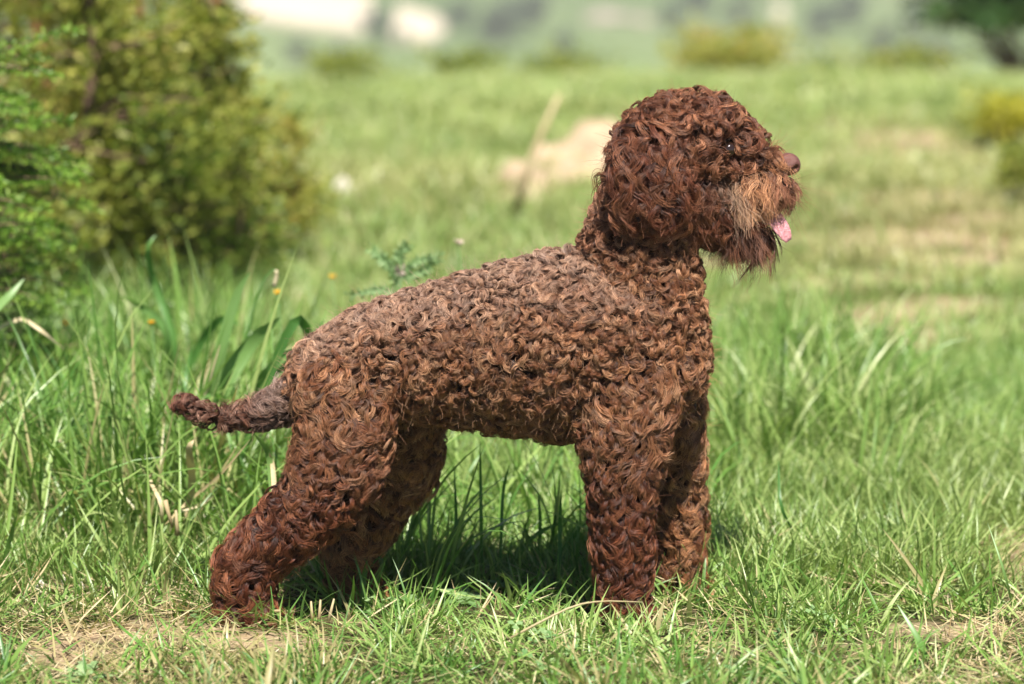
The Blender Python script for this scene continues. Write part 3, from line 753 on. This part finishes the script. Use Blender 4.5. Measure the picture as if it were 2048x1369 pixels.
# dry stalks and litter
stick('straw_stalk', 'long thin dry stalk arching over the grass before the front paw', smoothp([at(1015, 1280, -.28), at(1080, 1245, -.28), at(1150, 1212, -.27), at(1210, 1203, -.25), at(1285, 1205, -.22)], 10), .0016, M['straw'], 'straw', sides=5)
for i, (a, b_, l_) in enumerate([((625, 1250), (622, 1203), 'upright cut straw stub, leftmost of the three by the hind paw'), ((637, 1252), (641, 1200), 'upright cut straw stub in the middle of the three by the hind paw'),
                                 ((655, 1250), (668, 1198), 'tilted cut straw stub, rightmost of the three by the hind paw')]):
    stick('straw_stub', l_, [at(*a, -.1), at(*b_, -.1)], .0026, M['straw'], 'straw', 'cut straw stubs')
for i, (a, b_, l_) in enumerate([((530, 1245), (560, 1262), 'short straw piece lying in front of the hind paw, the lower one'), ((535, 1255), (552, 1225), 'short straw piece propped against the hind paw'),
                                 ((190, 1225), (235, 1180), 'straw piece on the dry grass at the lower left'), ((195, 1195), (222, 1215), 'bleached straw piece crossing the other at the lower left'),
                                 ((330, 1020), (345, 1075), 'bleached upright straw blade in the dry clump below the tail'), ((355, 1090), (352, 1040), 'short pale straw in the dry clump below the tail')]):
    p0 = gp(*a) if i < 4 else at(*a, .15); p1 = (gp(*b_) + np.array((0, 0, .012))) if i < 4 else at(*b_, .15)
    stick('straw_piece', l_, [p0 + np.array((0, 0, .012)), (p0 + p1) / 2 + np.array((0, 0, .012)), p1 + np.array((0, 0, .012))], .0035, M['straw'], 'straw', 'pieces of dry straw')
for i, (px, py, w_, h_, l_) in enumerate([(412, 1112, 26, 40, 'largest whitish flake standing in the dry grass by the hind paw'), (82, 1180, 24, 30, 'white flake in the grass at the left edge'),
        (122, 1165, 20, 34, 'reddish-white flake right of the one at the left edge'), (160, 1178, 20, 26, 'white flake farthest right of the row on the left'),
        (238, 1196, 30, 14, 'flat whitish flake on the dry grass'), (584, 1297, 9, 8, 'tiny white pebble on the bare soil before the hind paw'),
        (1833, 1335, 12, 10, 'tiny whitish pebble in the lower right grass'), (1995, 1352, 12, 14, 'small pale pebble in the bottom right corner')]):
    g = gp(px, py + h_ / 2)
    rock('pebble' if i > 4 else 'flake', l_, 'pebble' if i > 4 else 'flake', px, py, g[1], w_, h_, M['stone'], .35 if i < 5 else .8, i * 3.1, 'white flakes and pebbles', 0, .6)

# ------------------------------------------------------------------ the dog
PXM = 1 / 1672.0       # metres per pixel at the dog
S = []                 # (points in px with Y, radii) -> ellipsoid chains; region, flow
def chain(region, flow, st, n_=7):
    """st: (px, py, Y, rx, rz, rlat) in pixels except Y in metres"""
    for a, b in zip(st[:-1], st[1:]):
        for i in range(n_):
            t = i / n_; q = [a[k_] * (1 - t) + b[k_] * t for k_ in range(6)]
            S.append((at(q[0], q[1], q[2]), q[3] * PXM, q[4] * PXM, q[5] * PXM, region, flow))
    q = st[-1]; S.append((at(q[0], q[1], q[2]), q[3] * PXM, q[4] * PXM, q[5] * PXM, region, flow))
YN, YF = -.070, .070
chain('body', (-.55, 0, -.8), [(672, 757, 0, 84, 80, 116), (760, 722, 0, 96, 100, 124), (880, 708, 0, 110, 128, 140), (1000, 699, 0, 110, 154, 153), (1120, 692, 0, 110, 180, 158), (1235, 680, 0, 130, 165, 145), (1290, 725, 0, 118, 120, 125)])
chain('body', (-.4, 0, -.9), [(1285, 660, 0, 118, 130, 120), (1282, 560, 0, 108, 100, 98), (1272, 500, 0, 104, 80, 90), (1295, 420, 0, 88, 70, 84)])
chain('crown', (-.1, 0, .25), [(1350, 312, 0, 110, 96, 90), (1385, 296, 0, 100, 88, 86)], 3)
chain('crown', (.3, 0, .2), [(1415, 285, 0, 68, 72, 66), (1450, 300, 0, 48, 50, 50), (1482, 308, 0, 36, 36, 42)], 4)
chain('cheek', (.1, 0, -1), [(1390, 370, 0, 66, 70, 84), (1410, 420, 0, 55, 55, 70)], 4)
chain('bridge', (.75, 0, -.35), [(1470, 318, 0, 36, 30, 40), (1540, 325, 0, 24, 19, 26)], 8)
chain('muzzle', (.12, 0, -1), [(1440, 368, 0, 52, 50, 54), (1500, 360, 0, 42, 42, 47), (1545, 356, 0, 28, 32, 38), (1562, 372, 0, 20, 20, 32)], 8)
chain('jaw', (.05, 0, -1), [(1420, 440, 0, 42, 38, 48), (1480, 460, 0, 34, 24, 34), (1522, 466, 0, 18, 18, 26)], 8)
for ys, rg in ((-1, 'ear_near'), (1, 'ear_far')):
    chain(rg, (-.05, 0, -1), [(1300, 300, ys * .048, 58, 40, 26), (1298, 350, ys * .062, 68, 40, 22), (1300, 400, ys * .066, 70, 38, 19), (1315, 425, ys * .064, 58, 22, 14)])
chain('front_near', (-.1, 0, -1), [(1255, 780, -.055, 98, 90, 55), (1245, 870, -.066, 84, 70, 52), (1244, 960, YN, 60, 60, 50), (1244, 1040, YN, 52, 50, 46), (1247, 1130, YN, 47, 50, 42), (1247, 1195, YN, 40, 40, 40), (1252, 1225, YN, 42, 22, 42), (1266, 1230, YN, 34, 18, 40)])
chain('front_far', (-.1, 0, -1), [(1320, 800, .045, 78, 80, 55), (1343, 880, .06, 56, 70, 50), (1354, 960, YF, 46, 60, 46), (1359, 1050, YF, 44, 50, 44), (1360, 1120, YF, 40, 40, 40), (1362, 1155, YF, 40, 30, 40), (1376, 1174, YF, 38, 18, 38)])
chain('hind_near', (-.25, 0, -1), [(696, 790, -.05, 94, 84, 60), (690, 870, -.062, 83, 78, 60), (672, 945, -.07, 81, 68, 55), (630, 1005, YN, 74, 56, 50), (575, 1055, YN, 62, 46, 44), (512, 1102, YN, 46, 44, 40), (492, 1150, YN, 48, 46, 40), (487, 1205, YN, 44, 36, 38), (498, 1232, YN, 46, 20, 40), (520, 1237, YN, 34, 16, 38)])
chain('hind_far', (-.25, 0, -1), [(780, 790, .045, 95, 90, 60), (806, 870, .06, 74, 75, 58), (800, 930, YF, 72, 66, 54), (762, 990, YF, 62, 52, 48), (725, 1060, YF, 48, 46, 42), (700, 1100, YF, 42, 40, 38), (702, 1150, YF, 38, 36, 36), (722, 1182, YF, 44, 20, 36)])
chain('tail', (-1, 0, .1), [(625, 785, 0, 50, 55, 45), (572, 806, -.005, 30, 32, 30), (520, 830, -.01, 20, 22, 21), (460, 842, -.012, 14, 15, 15), (405, 829, -.014, 13, 14, 14), (366, 806, -.015, 12, 13, 13)], 8)

def dog_body():
    bm = bmesh.new()
    for (c, rx, rz, ry, rg, fl) in S:
        r_ = bmesh.ops.create_icosphere(bm, subdivisions=2, radius=1)
        for v in r_['verts']: v.co = Vector((c[0] + v.co.x * rx, c[1] + v.co.y * ry, c[2] + v.co.z * rz))
    me = bpy.data.meshes.new('dog'); bm.to_mesh(me); bm.free()
    o = bpy.data.objects.new('dog', me); C.objects.link(o)
    r_ = o.modifiers.new('r', 'REMESH'); r_.mode = 'VOXEL'; r_.voxel_size = .0055
    s_ = o.modifiers.new('s', 'SMOOTH'); s_.factor = .5; s_.iterations = 5
    dg = bpy.context.evaluated_depsgraph_get(); ev = o.evaluated_get(dg)
    m2 = bpy.data.meshes.new_from_object(ev); o.modifiers.clear(); o.data = m2; m2.name = 'dog'
    m2.polygons.foreach_set('use_smooth', [True] * len(m2.polygons))
    return o
dog = dog_body()
tag(dog, 'curly brown water dog standing in profile facing right with its tongue out', 'dog')
M['skin'] = plain('dog_skin', (.018, .008, .005), .9, .1, 200, .2, 0)
dog.data.materials.clear(); dog.data.materials.append(M['skin'])

# fur colour families (linear)
COL = {'body': [(.225, .098, .046), (.28, .130, .062), (.16, .062, .028), (.34, .178, .095)],
       'leg': [(.26, .118, .052), (.32, .158, .074), (.17, .068, .030), (.37, .205, .11)],
       'crown': [(.185, .072, .036), (.25, .108, .055), (.125, .044, .022)],
       'ear': [(.145, .050, .024), (.20, .078, .038), (.095, .030, .015)],
       'muzzle': [(.26, .115, .050), (.19, .074, .032), (.36, .18, .085)],
       'jaw': [(.085, .034, .019), (.12, .045, .022)],
       'tail': [(.14, .060, .036), (.10, .040, .024), (.20, .105, .07)]}
# len, bend (rad, how far a lock turns), share of S-shaped locks, half width, strands, rise, swirl, gravity, root spacing
PAR = {'body': (.029, 4.0, .5, .0025, 18, .0078, .95, .0, 0),
       'crown': (.034, 4.8, .45, .0026, 18, .0115, 1.35, .0, 0),
       'cheek': (.036, 2.8, .75, .0021, 17, .0065, .45, .3, 1),
       'ear_near': (.036, 3.0, .65, .0025, 20, .0085, .5, .25, 0), 'ear_far': (.036, 3.0, .65, .0025, 12, .0085, .5, .25, 0),
       'bridge': (.036, 2.0, .8, .0014, 12, .0055, .35, .3, 1),
       'muzzle': (.054, 2.3, .95, .0015, 13, .0065, .24, .4, 1),
       'jaw': (.050, 2.2, .95, .0014, 12, .0040, .28, .6, 1),
       'front_near': (.034, 2.5, .8, .0023, 18, .0062, .48, .05, 0), 'front_far': (.034, 2.5, .8, .0023, 16, .0062, .48, .05, 0),
       'hind_near': (.035, 2.8, .75, .0024, 18, .0070, .6, .05, 0), 'hind_far': (.034, 2.5, .8, .0024, 13, .0065, .5, .05, 0),
       'tail': (.022, 2.4, .6, .0019, 13, .0055, .75, .0, 1)}
PART = {'body': 'body_fur', 'crown': 'head_fur', 'cheek': 'head_fur', 'bridge': 'head_fur', 'muzzle': 'muzzle_fur', 'jaw': 'beard', 'ear_near': 'ear_fur', 'ear_far': 'ear_fur',
        'front_near': 'front_leg_fur', 'front_far': 'front_leg_fur', 'hind_near': 'hind_leg_fur', 'hind_far': 'hind_leg_fur', 'tail': 'tail_fur'}

def fur_material():
    m, n, out = newmat('curly_fur')
    ac = N(n, 'ShaderNodeAttribute', attribute_name='col')
    hi = N(n, 'ShaderNodeHairInfo')
    rt = ramp(n, hi.outputs['Intercept'], [(0, (.08, .05, .045)), (.28, (.36, .29, .25)), (.6, (1.15, 1.12, 1.10)), (1, (1.95, 2.15, 2.4))]).outputs[0]  # darker roots also paint shade between locks; bleached tips also paint highlights
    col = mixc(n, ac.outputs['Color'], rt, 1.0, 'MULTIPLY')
    p = N(n, 'ShaderNodeBsdfPrincipled'); p.inputs['Roughness'].default_value = .46
    p.inputs['Specular IOR Level'].default_value = .38
    n.links.new(col, p.inputs['Base Color'])
    n.links.new(p.outputs[0], out.inputs[0])
    return m
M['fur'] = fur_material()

def grow_fur():
    me = dog.data; me.calc_loop_triangles()
    nv = len(me.vertices); co = np.empty(nv * 3); me.vertices.foreach_get('co', co); co = co.reshape(-1, 3)
    nr = np.empty(nv * 3); me.vertex_normals.foreach_get('vector', nr); nr = nr.reshape(-1, 3)
    tri = np.empty(len(me.loop_triangles) * 3, int); me.loop_triangles.foreach_get('vertices', tri); tri = tri.reshape(-1, 3)
    A, B, D = co[tri[:, 0]], co[tri[:, 1]], co[tri[:, 2]]
    area = np.linalg.norm(np.cross(B - A, D - A), axis=1) / 2
    rng = np.random.default_rng(11)
    nS = 200000
    ti = rng.choice(len(tri), nS, p=area / area.sum()); u = rng.random(nS); v = rng.random(nS); f = u + v > 1; u[f] = 1 - u[f]; v[f] = 1 - v[f]
    w0 = 1 - u - v
    Pp = A[ti] * w0[:, None] + B[ti] * u[:, None] + D[ti] * v[:, None]
    Nn = nr[tri[ti, 0]] * w0[:, None] + nr[tri[ti, 1]] * u[:, None] + nr[tri[ti, 2]] * v[:, None]
    Nn /= np.linalg.norm(Nn, axis=1)[:, None]
    # region of each root: nearest ellipsoid
    cs = np.array([s[0] for s in S]); rr = np.array([(s[1], s[3], s[2]) for s in S])
    rn = np.array([list(PAR).index(s[4]) for s in S]); fl = np.array([s[5] for s in S], float)
    reg = np.empty(len(Pp), int); flow = np.empty((len(Pp), 3))
    for i in range(0, len(Pp), 4000):
        d = (Pp[i:i + 4000, None, :] - cs[None]) / rr[None]
        q = (np.linalg.norm(d, axis=2) - 1) * rr.mean(axis=1)[None]
        j = q.argmin(axis=1); reg[i:i + 4000] = rn[j]; flow[i:i + 4000] = fl[j]
    names = list(PAR)
    # keep one root per small cell: even spacing, closer on the face and tail
    fine = np.array([PAR[q][8] for q in names])[reg]
    cell = np.where(fine == 1, .0054, .0071)[:, None]
    key = np.floor(Pp / cell).astype(np.int64); key = (key[:, 0] * 1000003 + key[:, 1] * 10007 + key[:, 2]) * 2 + fine
    _, first = np.unique(key, return_index=True)
    Pp, Nn, reg, flow = Pp[first], Nn[first], reg[first], flow[first]
    # pixel-free bald spots: nose leather, eyes and the open mouth keep clear of roots
    def near(pt, r_): return np.linalg.norm(Pp - pt[None], axis=1) < r_
    nose_c = at(1575, 332, 0); eyeN = at(1452, 298, -.042); mouth = at(1520, 438, 0)
    keep = ~(near(nose_c, .021) | near(eyeN, .0145) | near(at(1452, 298, .042), .0145))
    keep &= ~((np.abs(Pp[:, 1]) < .03) & near(at(1535, 425, 0), .022))
    Pp, Nn, reg, flow = Pp[keep], Nn[keep], reg[keep], flow[keep]
    out = {}
    for ri, nm in enumerate(names):
        m_ = reg == ri; p = Pp[m_]; n_ = Nn[m_]; fw = flow[m_]
        if len(p) == 0: continue
        L, bend, sshare, bund, ns, lift, spread, grav, _ = PAR[nm]
        nl = len(p)
        if nm in ('hind_far', 'ear_far'):
            pass
        # soft large-scale swirl in the flow
        sw = np.array([[noise.noise(Vector(q * 22)), noise.noise(Vector(q * 22 + 9)), noise.noise(Vector(q * 22 + 31))] for q in p])
        fw = fw / np.linalg.norm(fw, axis=1)[:, None] + sw * spread * 2.2 + rng.normal(0, spread * .6, (nl, 3))
        fw -= n_ * (fw * n_).sum(1)[:, None]; fw /= np.linalg.norm(fw, axis=1)[:, None] + 1e-9
        bb = np.cross(n_, fw)
        K = 12
        t = np.linspace(0, 1, K)
        big = np.array([noise.noise(Vector(q * 14 + 50)) for q in p])
        Ls = L * rng.uniform(.6, 1.3, nl) * (1 + .45 * big); hand = rng.choice([-1, 1], nl)
        if nm == 'muzzle': Ls *= rng.uniform(.7, 1.1, nl) * (1 - .35 * np.clip((p[:, 0] - at(1530, 340, 0)[0]) / .015, 0, 1))
        if nm == 'jaw': Ls *= rng.uniform(.6, 1.15, nl)
        col = np.array(COL[{'body': 'body', 'crown': 'crown', 'cheek': 'ear', 'bridge': 'muzzle', 'muzzle': 'muzzle', 'jaw': 'jaw', 'tail': 'tail'}.get(nm, 'ear' if 'ear' in nm else 'leg')])
        ci = rng.integers(len(col), size=nl); lc = col[ci] * rng.uniform(.6, 1.35, (nl, 1)) * (1.15 if nm == 'muzzle' else 1)
        # coat tones: greyer back and rump, with topline sheen painted where fur faces up, redder low on the legs, grey-fawn cheek patch
        z = p[:, 2]; x = p[:, 0]
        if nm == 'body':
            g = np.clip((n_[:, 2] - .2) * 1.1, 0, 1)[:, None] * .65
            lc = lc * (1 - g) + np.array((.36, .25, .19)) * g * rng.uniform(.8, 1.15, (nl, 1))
            nb = np.clip((z - at(1300, 520, 0)[2]) / .05, 0, 1)[:, None] * .6
            lc = lc * (1 - nb) + np.array((.20, .085, .048)) * nb
        if 'front' in nm or 'hind' in nm:
            k_ = np.clip((z - .02) / .22, 0, 1)[:, None]
            lc = lc * k_ + (1 - k_) * lc * np.array((.93, .81, .73)) 
            k2 = np.clip((z - .15) / .12, 0, 1)[:, None]
            cb = np.array(COL['body'])[rng.integers(4, size=nl)] * rng.uniform(.6, 1.35, (nl, 1)); lc = lc * (1 - k2) + k2 * cb
        if nm in ('muzzle', 'cheek', 'bridge'):
            dd = np.linalg.norm((p - at(1450, 365, -.03))[:, [0, 2]], axis=1); g = np.exp(-(dd / .016) ** 2)[:, None] * .6
            lc = lc * (1 - g) + np.array((.36, .28, .21)) * g
            fr = np.clip((p[:, 0] - at(1520, 340, 0)[0]) / .025, 0, 1)[:, None] * .75
            lc = lc * (1 - fr) + fr * np.array((.16, .06, .035))
        if nm == 'tail':
            k_ = np.clip((at(420, 840, 0)[0] - x) / .05, 0, 1)[:, None]; lc = lc * (1 - k_) + k_ * np.array((.12, .04, .025))
            k_ = np.clip((x - at(500, 840, 0)[0]) / .04, 0, 1)[:, None] * .6; lc = lc * (1 - k_) + k_ * np.array((.24, .165, .13))
        # strands
        dl = rng.uniform(.82, 1.12, (nl, ns)); fz = rng.normal(0, .0008, (nl, ns, 1, 3))
        T = t[None, None, :]
        # heading of the lock within the skin's plane: one bend (comma) or two (S), worked out strand by strand
        bd = (bend * rng.uniform(.65, 1.25, nl))[:, None, None] * (1 + rng.normal(0, .08, (nl, ns)))[:, :, None]
        ss = (rng.random(nl) < sshare)[:, None, None]
        nw = (1.5 if nm in ('muzzle', 'jaw') else 1.0) * rng.uniform(.8, 1.25, nl)[:, None, None]
        ph = rng.uniform(-.6, .6, nl)[:, None, None]
        head = np.where(ss, bd * .36 * np.cos(2 * np.pi * nw * T + ph), bd * (T - .42)) * hand[:, None, None] + rng.normal(0, .09, (nl, ns, 1))
        dT = 1.0 / (K - 1); run = Ls[:, None, None] * dl[:, :, None]
        ca, sa = np.cos(head), np.sin(head)
        X = np.cumsum(ca, axis=2) * run * dT; Yb = np.cumsum(sa, axis=2) * run * dT
        X -= X[:, :, :1]; Yb -= Yb[:, :, :1]
        # cross-section: strands side by side across a rounded lock, drawn together at root and tip
        q = rng.uniform(-1, 1, (nl, ns)); dome = np.sqrt(1 - q * q * .95)
        wid = bund * (.55 + .6 * np.sin(np.pi * np.clip(T * .9 + .06, 0, 1))) * (1 - .4 * T) * rng.uniform(.6, 1.4, nl)[:, None, None]
        ox = -sa * q[:, :, None] * wid; ob = ca * q[:, :, None] * wid
        lr = rng.uniform(.25, 1.45, nl)[:, None, None]
        if nm in ('muzzle', 'jaw'): rise = lift * (1 - np.exp(-T * 5)) * lr * 1.6
        else: rise = lift * lr * (.2 + .95 * np.sin(np.pi * np.clip(T * 1.0, 0, 1)) + .25 * T)
        hgt = rise + wid * .95 * dome[:, :, None] * rng.uniform(.5, 1, (nl, ns))[:, :, None]
        P3 = (p[:, None, None, :] + fw[:, None, None, :] * (X + ox - run[:, :, :] * .12)[..., None]
              + bb[:, None, None, :] * (Yb + ob)[..., None] + n_[:, None, None, :] * hgt[..., None])
        if grav > 0: P3[..., 2] -= (grav * run * .35 * T ** 1.8)
        if nm in ('muzzle', 'jaw'):      # combed out: hangs free of the lip
            P3 = P3 + n_[:, None, None, :] * (np.array((1, 1, .0)) * (.004 * T)[..., None])
        P3 = P3 + fz * (T[..., None] ** 1.5) * 1.6
        sc_ = lc[:, None, :] * rng.uniform(.6, 1.45, (nl, ns, 1))
        part = (PART[nm], nm if nm not in ('crown', 'cheek', 'bridge') else 'head')
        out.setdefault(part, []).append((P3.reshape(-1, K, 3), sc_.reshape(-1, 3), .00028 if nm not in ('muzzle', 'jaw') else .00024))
        # a few loose fine hairs over everything
        nf = int(nl * (1.0 if ('front' in nm or 'hind' in nm) else 3.0)); ii = rng.integers(nl, size=nf); t6 = np.linspace(0, 1, 6)[None, :, None]
        dd = n_[ii] * .9 + fw[ii] * .5 + rng.normal(0, .55, (nf, 3)); lf = (L * (.36 if ('front' in nm or 'hind' in nm) else .5) * rng.uniform(.5, 1.2, nf))[:, None, None]
        q = p[ii][:, None, :] + dd[:, None, :] * lf * t6 + rng.normal(0, .0012, (nf, 1, 3)) * np.sin(t6 * 5 + rng.uniform(0, 6, (nf, 1, 1))) * 2
        out[part].append((q, lc[ii] * 1.1, .00013))
    for (pn, key), lst in out.items():
        sizes = np.concatenate([np.full(len(a), a.shape[1]) for a, _, _ in lst])
        pos = np.concatenate([a.reshape(-1, 3) for a, _, _ in lst]); colr = np.concatenate([c for _, c, _ in lst])
        rad = np.concatenate([(r_ * (1 - .65 * np.linspace(0, 1, a.shape[1]) ** 2))[None, :].repeat(len(a), 0).ravel() for a, _, r_ in lst])
        h = bpy.data.hair_curves.new(pn); h.add_curves(sizes.astype(np.int32).tolist())
        h.attributes['position'].data.foreach_set('vector', pos.astype(np.float32).ravel())
        ra = h.attributes.get('radius') or h.attributes.new('radius', 'FLOAT', 'POINT'); ra.data.foreach_set('value', rad.astype(np.float32))
        ca = h.attributes.new('col', 'FLOAT_COLOR', 'CURVE'); ca.data.foreach_set('color', np.c_[np.clip(colr, 0, .8), np.ones(len(colr))].astype(np.float32).ravel())
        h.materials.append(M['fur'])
        o = bpy.data.objects.new(pn, h); C.objects.link(o); o.parent = dog
        print('fur', pn, key, len(sizes), len(pos))
grow_fur()

def face():
    # nose leather with nostrils and a cleft
    bm = bmesh.new(); bmesh.ops.create_icosphere(bm, subdivisions=5, radius=1)
    for v in bm.verts:
        x, y, z = v.co
        r_ = 1.0
        for sg in (-1, 1):
            d = (Vector((.72, sg * .68, -.10)) - v.co.normalized()).length; r_ -= .60 * math.exp(-(d / .22) ** 2)
            d = (Vector((.45, sg * .84, -.32)) - v.co.normalized()).length; r_ -= .40 * math.exp(-(d / .16) ** 2)
        if x > 0: r_ -= .10 * math.exp(-(y / .08) ** 2) * (1 if z < .35 else .3)
        r_ += .03 * noise.noise(v.co * 9)
        v.co = v.co * r_
        v.co.z *= 1.0 - .12 * (v.co.x > .2) * 0
        v.co = Vector((v.co.x * .0150, v.co.y * .0165, v.co.z * .0140 * (1.05 if v.co.z > 0 else .95)))
        if v.co.z < -.004: v.co.x -= (-.004 - v.co.z) * .35
    me = bpy.data.meshes.new('nose'); bm.to_mesh(me); bm.free(); me.polygons.foreach_set('use_smooth', [True] * len(me.polygons))
    m = plain('nose_leather', (.145, .055, .042), .40, .5, 900, .12, .5, .1); me.materials.append(m)
    o = bpy.data.objects.new('nose', me); C.objects.link(o); o.location = at(1576, 331, -.002); o.rotation_euler = (0, R(8), R(-6)); o.parent = dog
    # tongue: thick curled slab
    tm = plain('tongue_flesh', (.60, .27, .29), .38, .5, 300, .12, .5, .35)
    b = MB(); path = smoothp([at(1505, 447, -.004), at(1522, 436, -.004), at(1540, 433, -.012), at(1554, 446, -.016), at(1566, 464, -.018), at(1576, 483, -.018)], 14); V = []
    prf = [x_ * .74 for x_ in (.014, .0145, .015, .0155, .016, .0162, .0165, .0165, .016, .0155, .0145, .013, .0105, .006)]
    ns = 14
    for i, pc in enumerate(path):
        t = path[min(i + 1, 13)] - path[max(i - 1, 0)]; t /= np.linalg.norm(t)
        nn = np.array((.42, -.80, .38)); nn -= t * nn.dot(t); nn /= np.linalg.norm(nn); s_ = np.cross(t, nn)
        for k_ in range(ns):
            a = 2 * math.pi * k_ / ns; cx, cz = math.cos(a), math.sin(a)
            groove = -.0016 * math.exp(-(cx / .22) ** 2) if cz > 0 else 0
            V.append(pc + s_ * cx * prf[i] + nn * (cz * .0028 * (1 if i < 12 else .6) + groove + .0018 * cx * cx))
    F = [(i * ns + k_, i * ns + (k_ + 1) % ns, (i + 1) * ns + (k_ + 1) % ns, (i + 1) * ns + k_) for i in range(13) for k_ in range(ns)] + [tuple(range(ns))[::-1], tuple(13 * ns + k_ for k_ in range(ns))]
    b.add(V, F); b.build('tongue', tm, dog)
    # lower lip and gum, red and wet; lower tooth
    lm = plain('wet_gum', (.30, .045, .04), .2, .6, 400, .3, .6, .2)
    for sg in (-1, 1):
        b = MB(); b.tube(smoothp([at(1470, 448, sg * .024), at(1500, 450, sg * .023), at(1523, 450, sg * .017), at(1535, 450, sg * .006)], 8), [.003, .0045, .0048, .0035, .004, .0035, .003, .002], 8); b.build('lip', lm, dog)
    b = MB(); b.tube([at(1527, 448, -.0155), at(1528, 438, -.0155)], [.0028, .0012], 7); b.build('tooth', plain('tooth', (.62, .52, .36), .35, .5, 80, .1, 0), dog)
    em = plain('eye_dark', (.02, .009, .005), .06, .8, 10, .1, 0)
    for sg in (-1, 1):
        bm = bmesh.new(); bmesh.ops.create_uvsphere(bm, u_segments=20, v_segments=14, radius=.0095)
        me = bpy.data.meshes.new('eye'); bm.to_mesh(me); bm.free(); me.polygons.foreach_set('use_smooth', [True] * len(me.polygons)); me.materials.append(em)
        o = bpy.data.objects.new('eye', me); C.objects.link(o); o.location = at(1457, 300, sg * .0435); o.parent = dog
face()
def haze():
    m, n, out = newmat('haze_air'); v = N(n, 'ShaderNodeVolumePrincipled')
    v.inputs['Color'].default_value = (1.0, .98, .92, 1); v.inputs['Density'].default_value = .0012; v.inputs['Anisotropy'].default_value = .2
    n.links.new(v.outputs[0], out.inputs['Volume'])
    bm = bmesh.new(); bmesh.ops.create_cube(bm, size=1)
    x0, x1, y0, y1, z0, z1 = -700, 700, -12, 950, -30, 4.2
    for q in bm.verts: q.co = Vector((x0 if q.co.x < 0 else x1, y0 if q.co.y < 0 else y1, z0 if q.co.z < 0 else z1))
    me = bpy.data.meshes.new('haze'); bm.to_mesh(me); bm.free(); me.materials.append(m)
    o = bpy.data.objects.new('haze', me); C.objects.link(o); tag(o, 'thin summer haze paling the far valley slope', kind='stuff')
haze()
print('tufts', len(P))
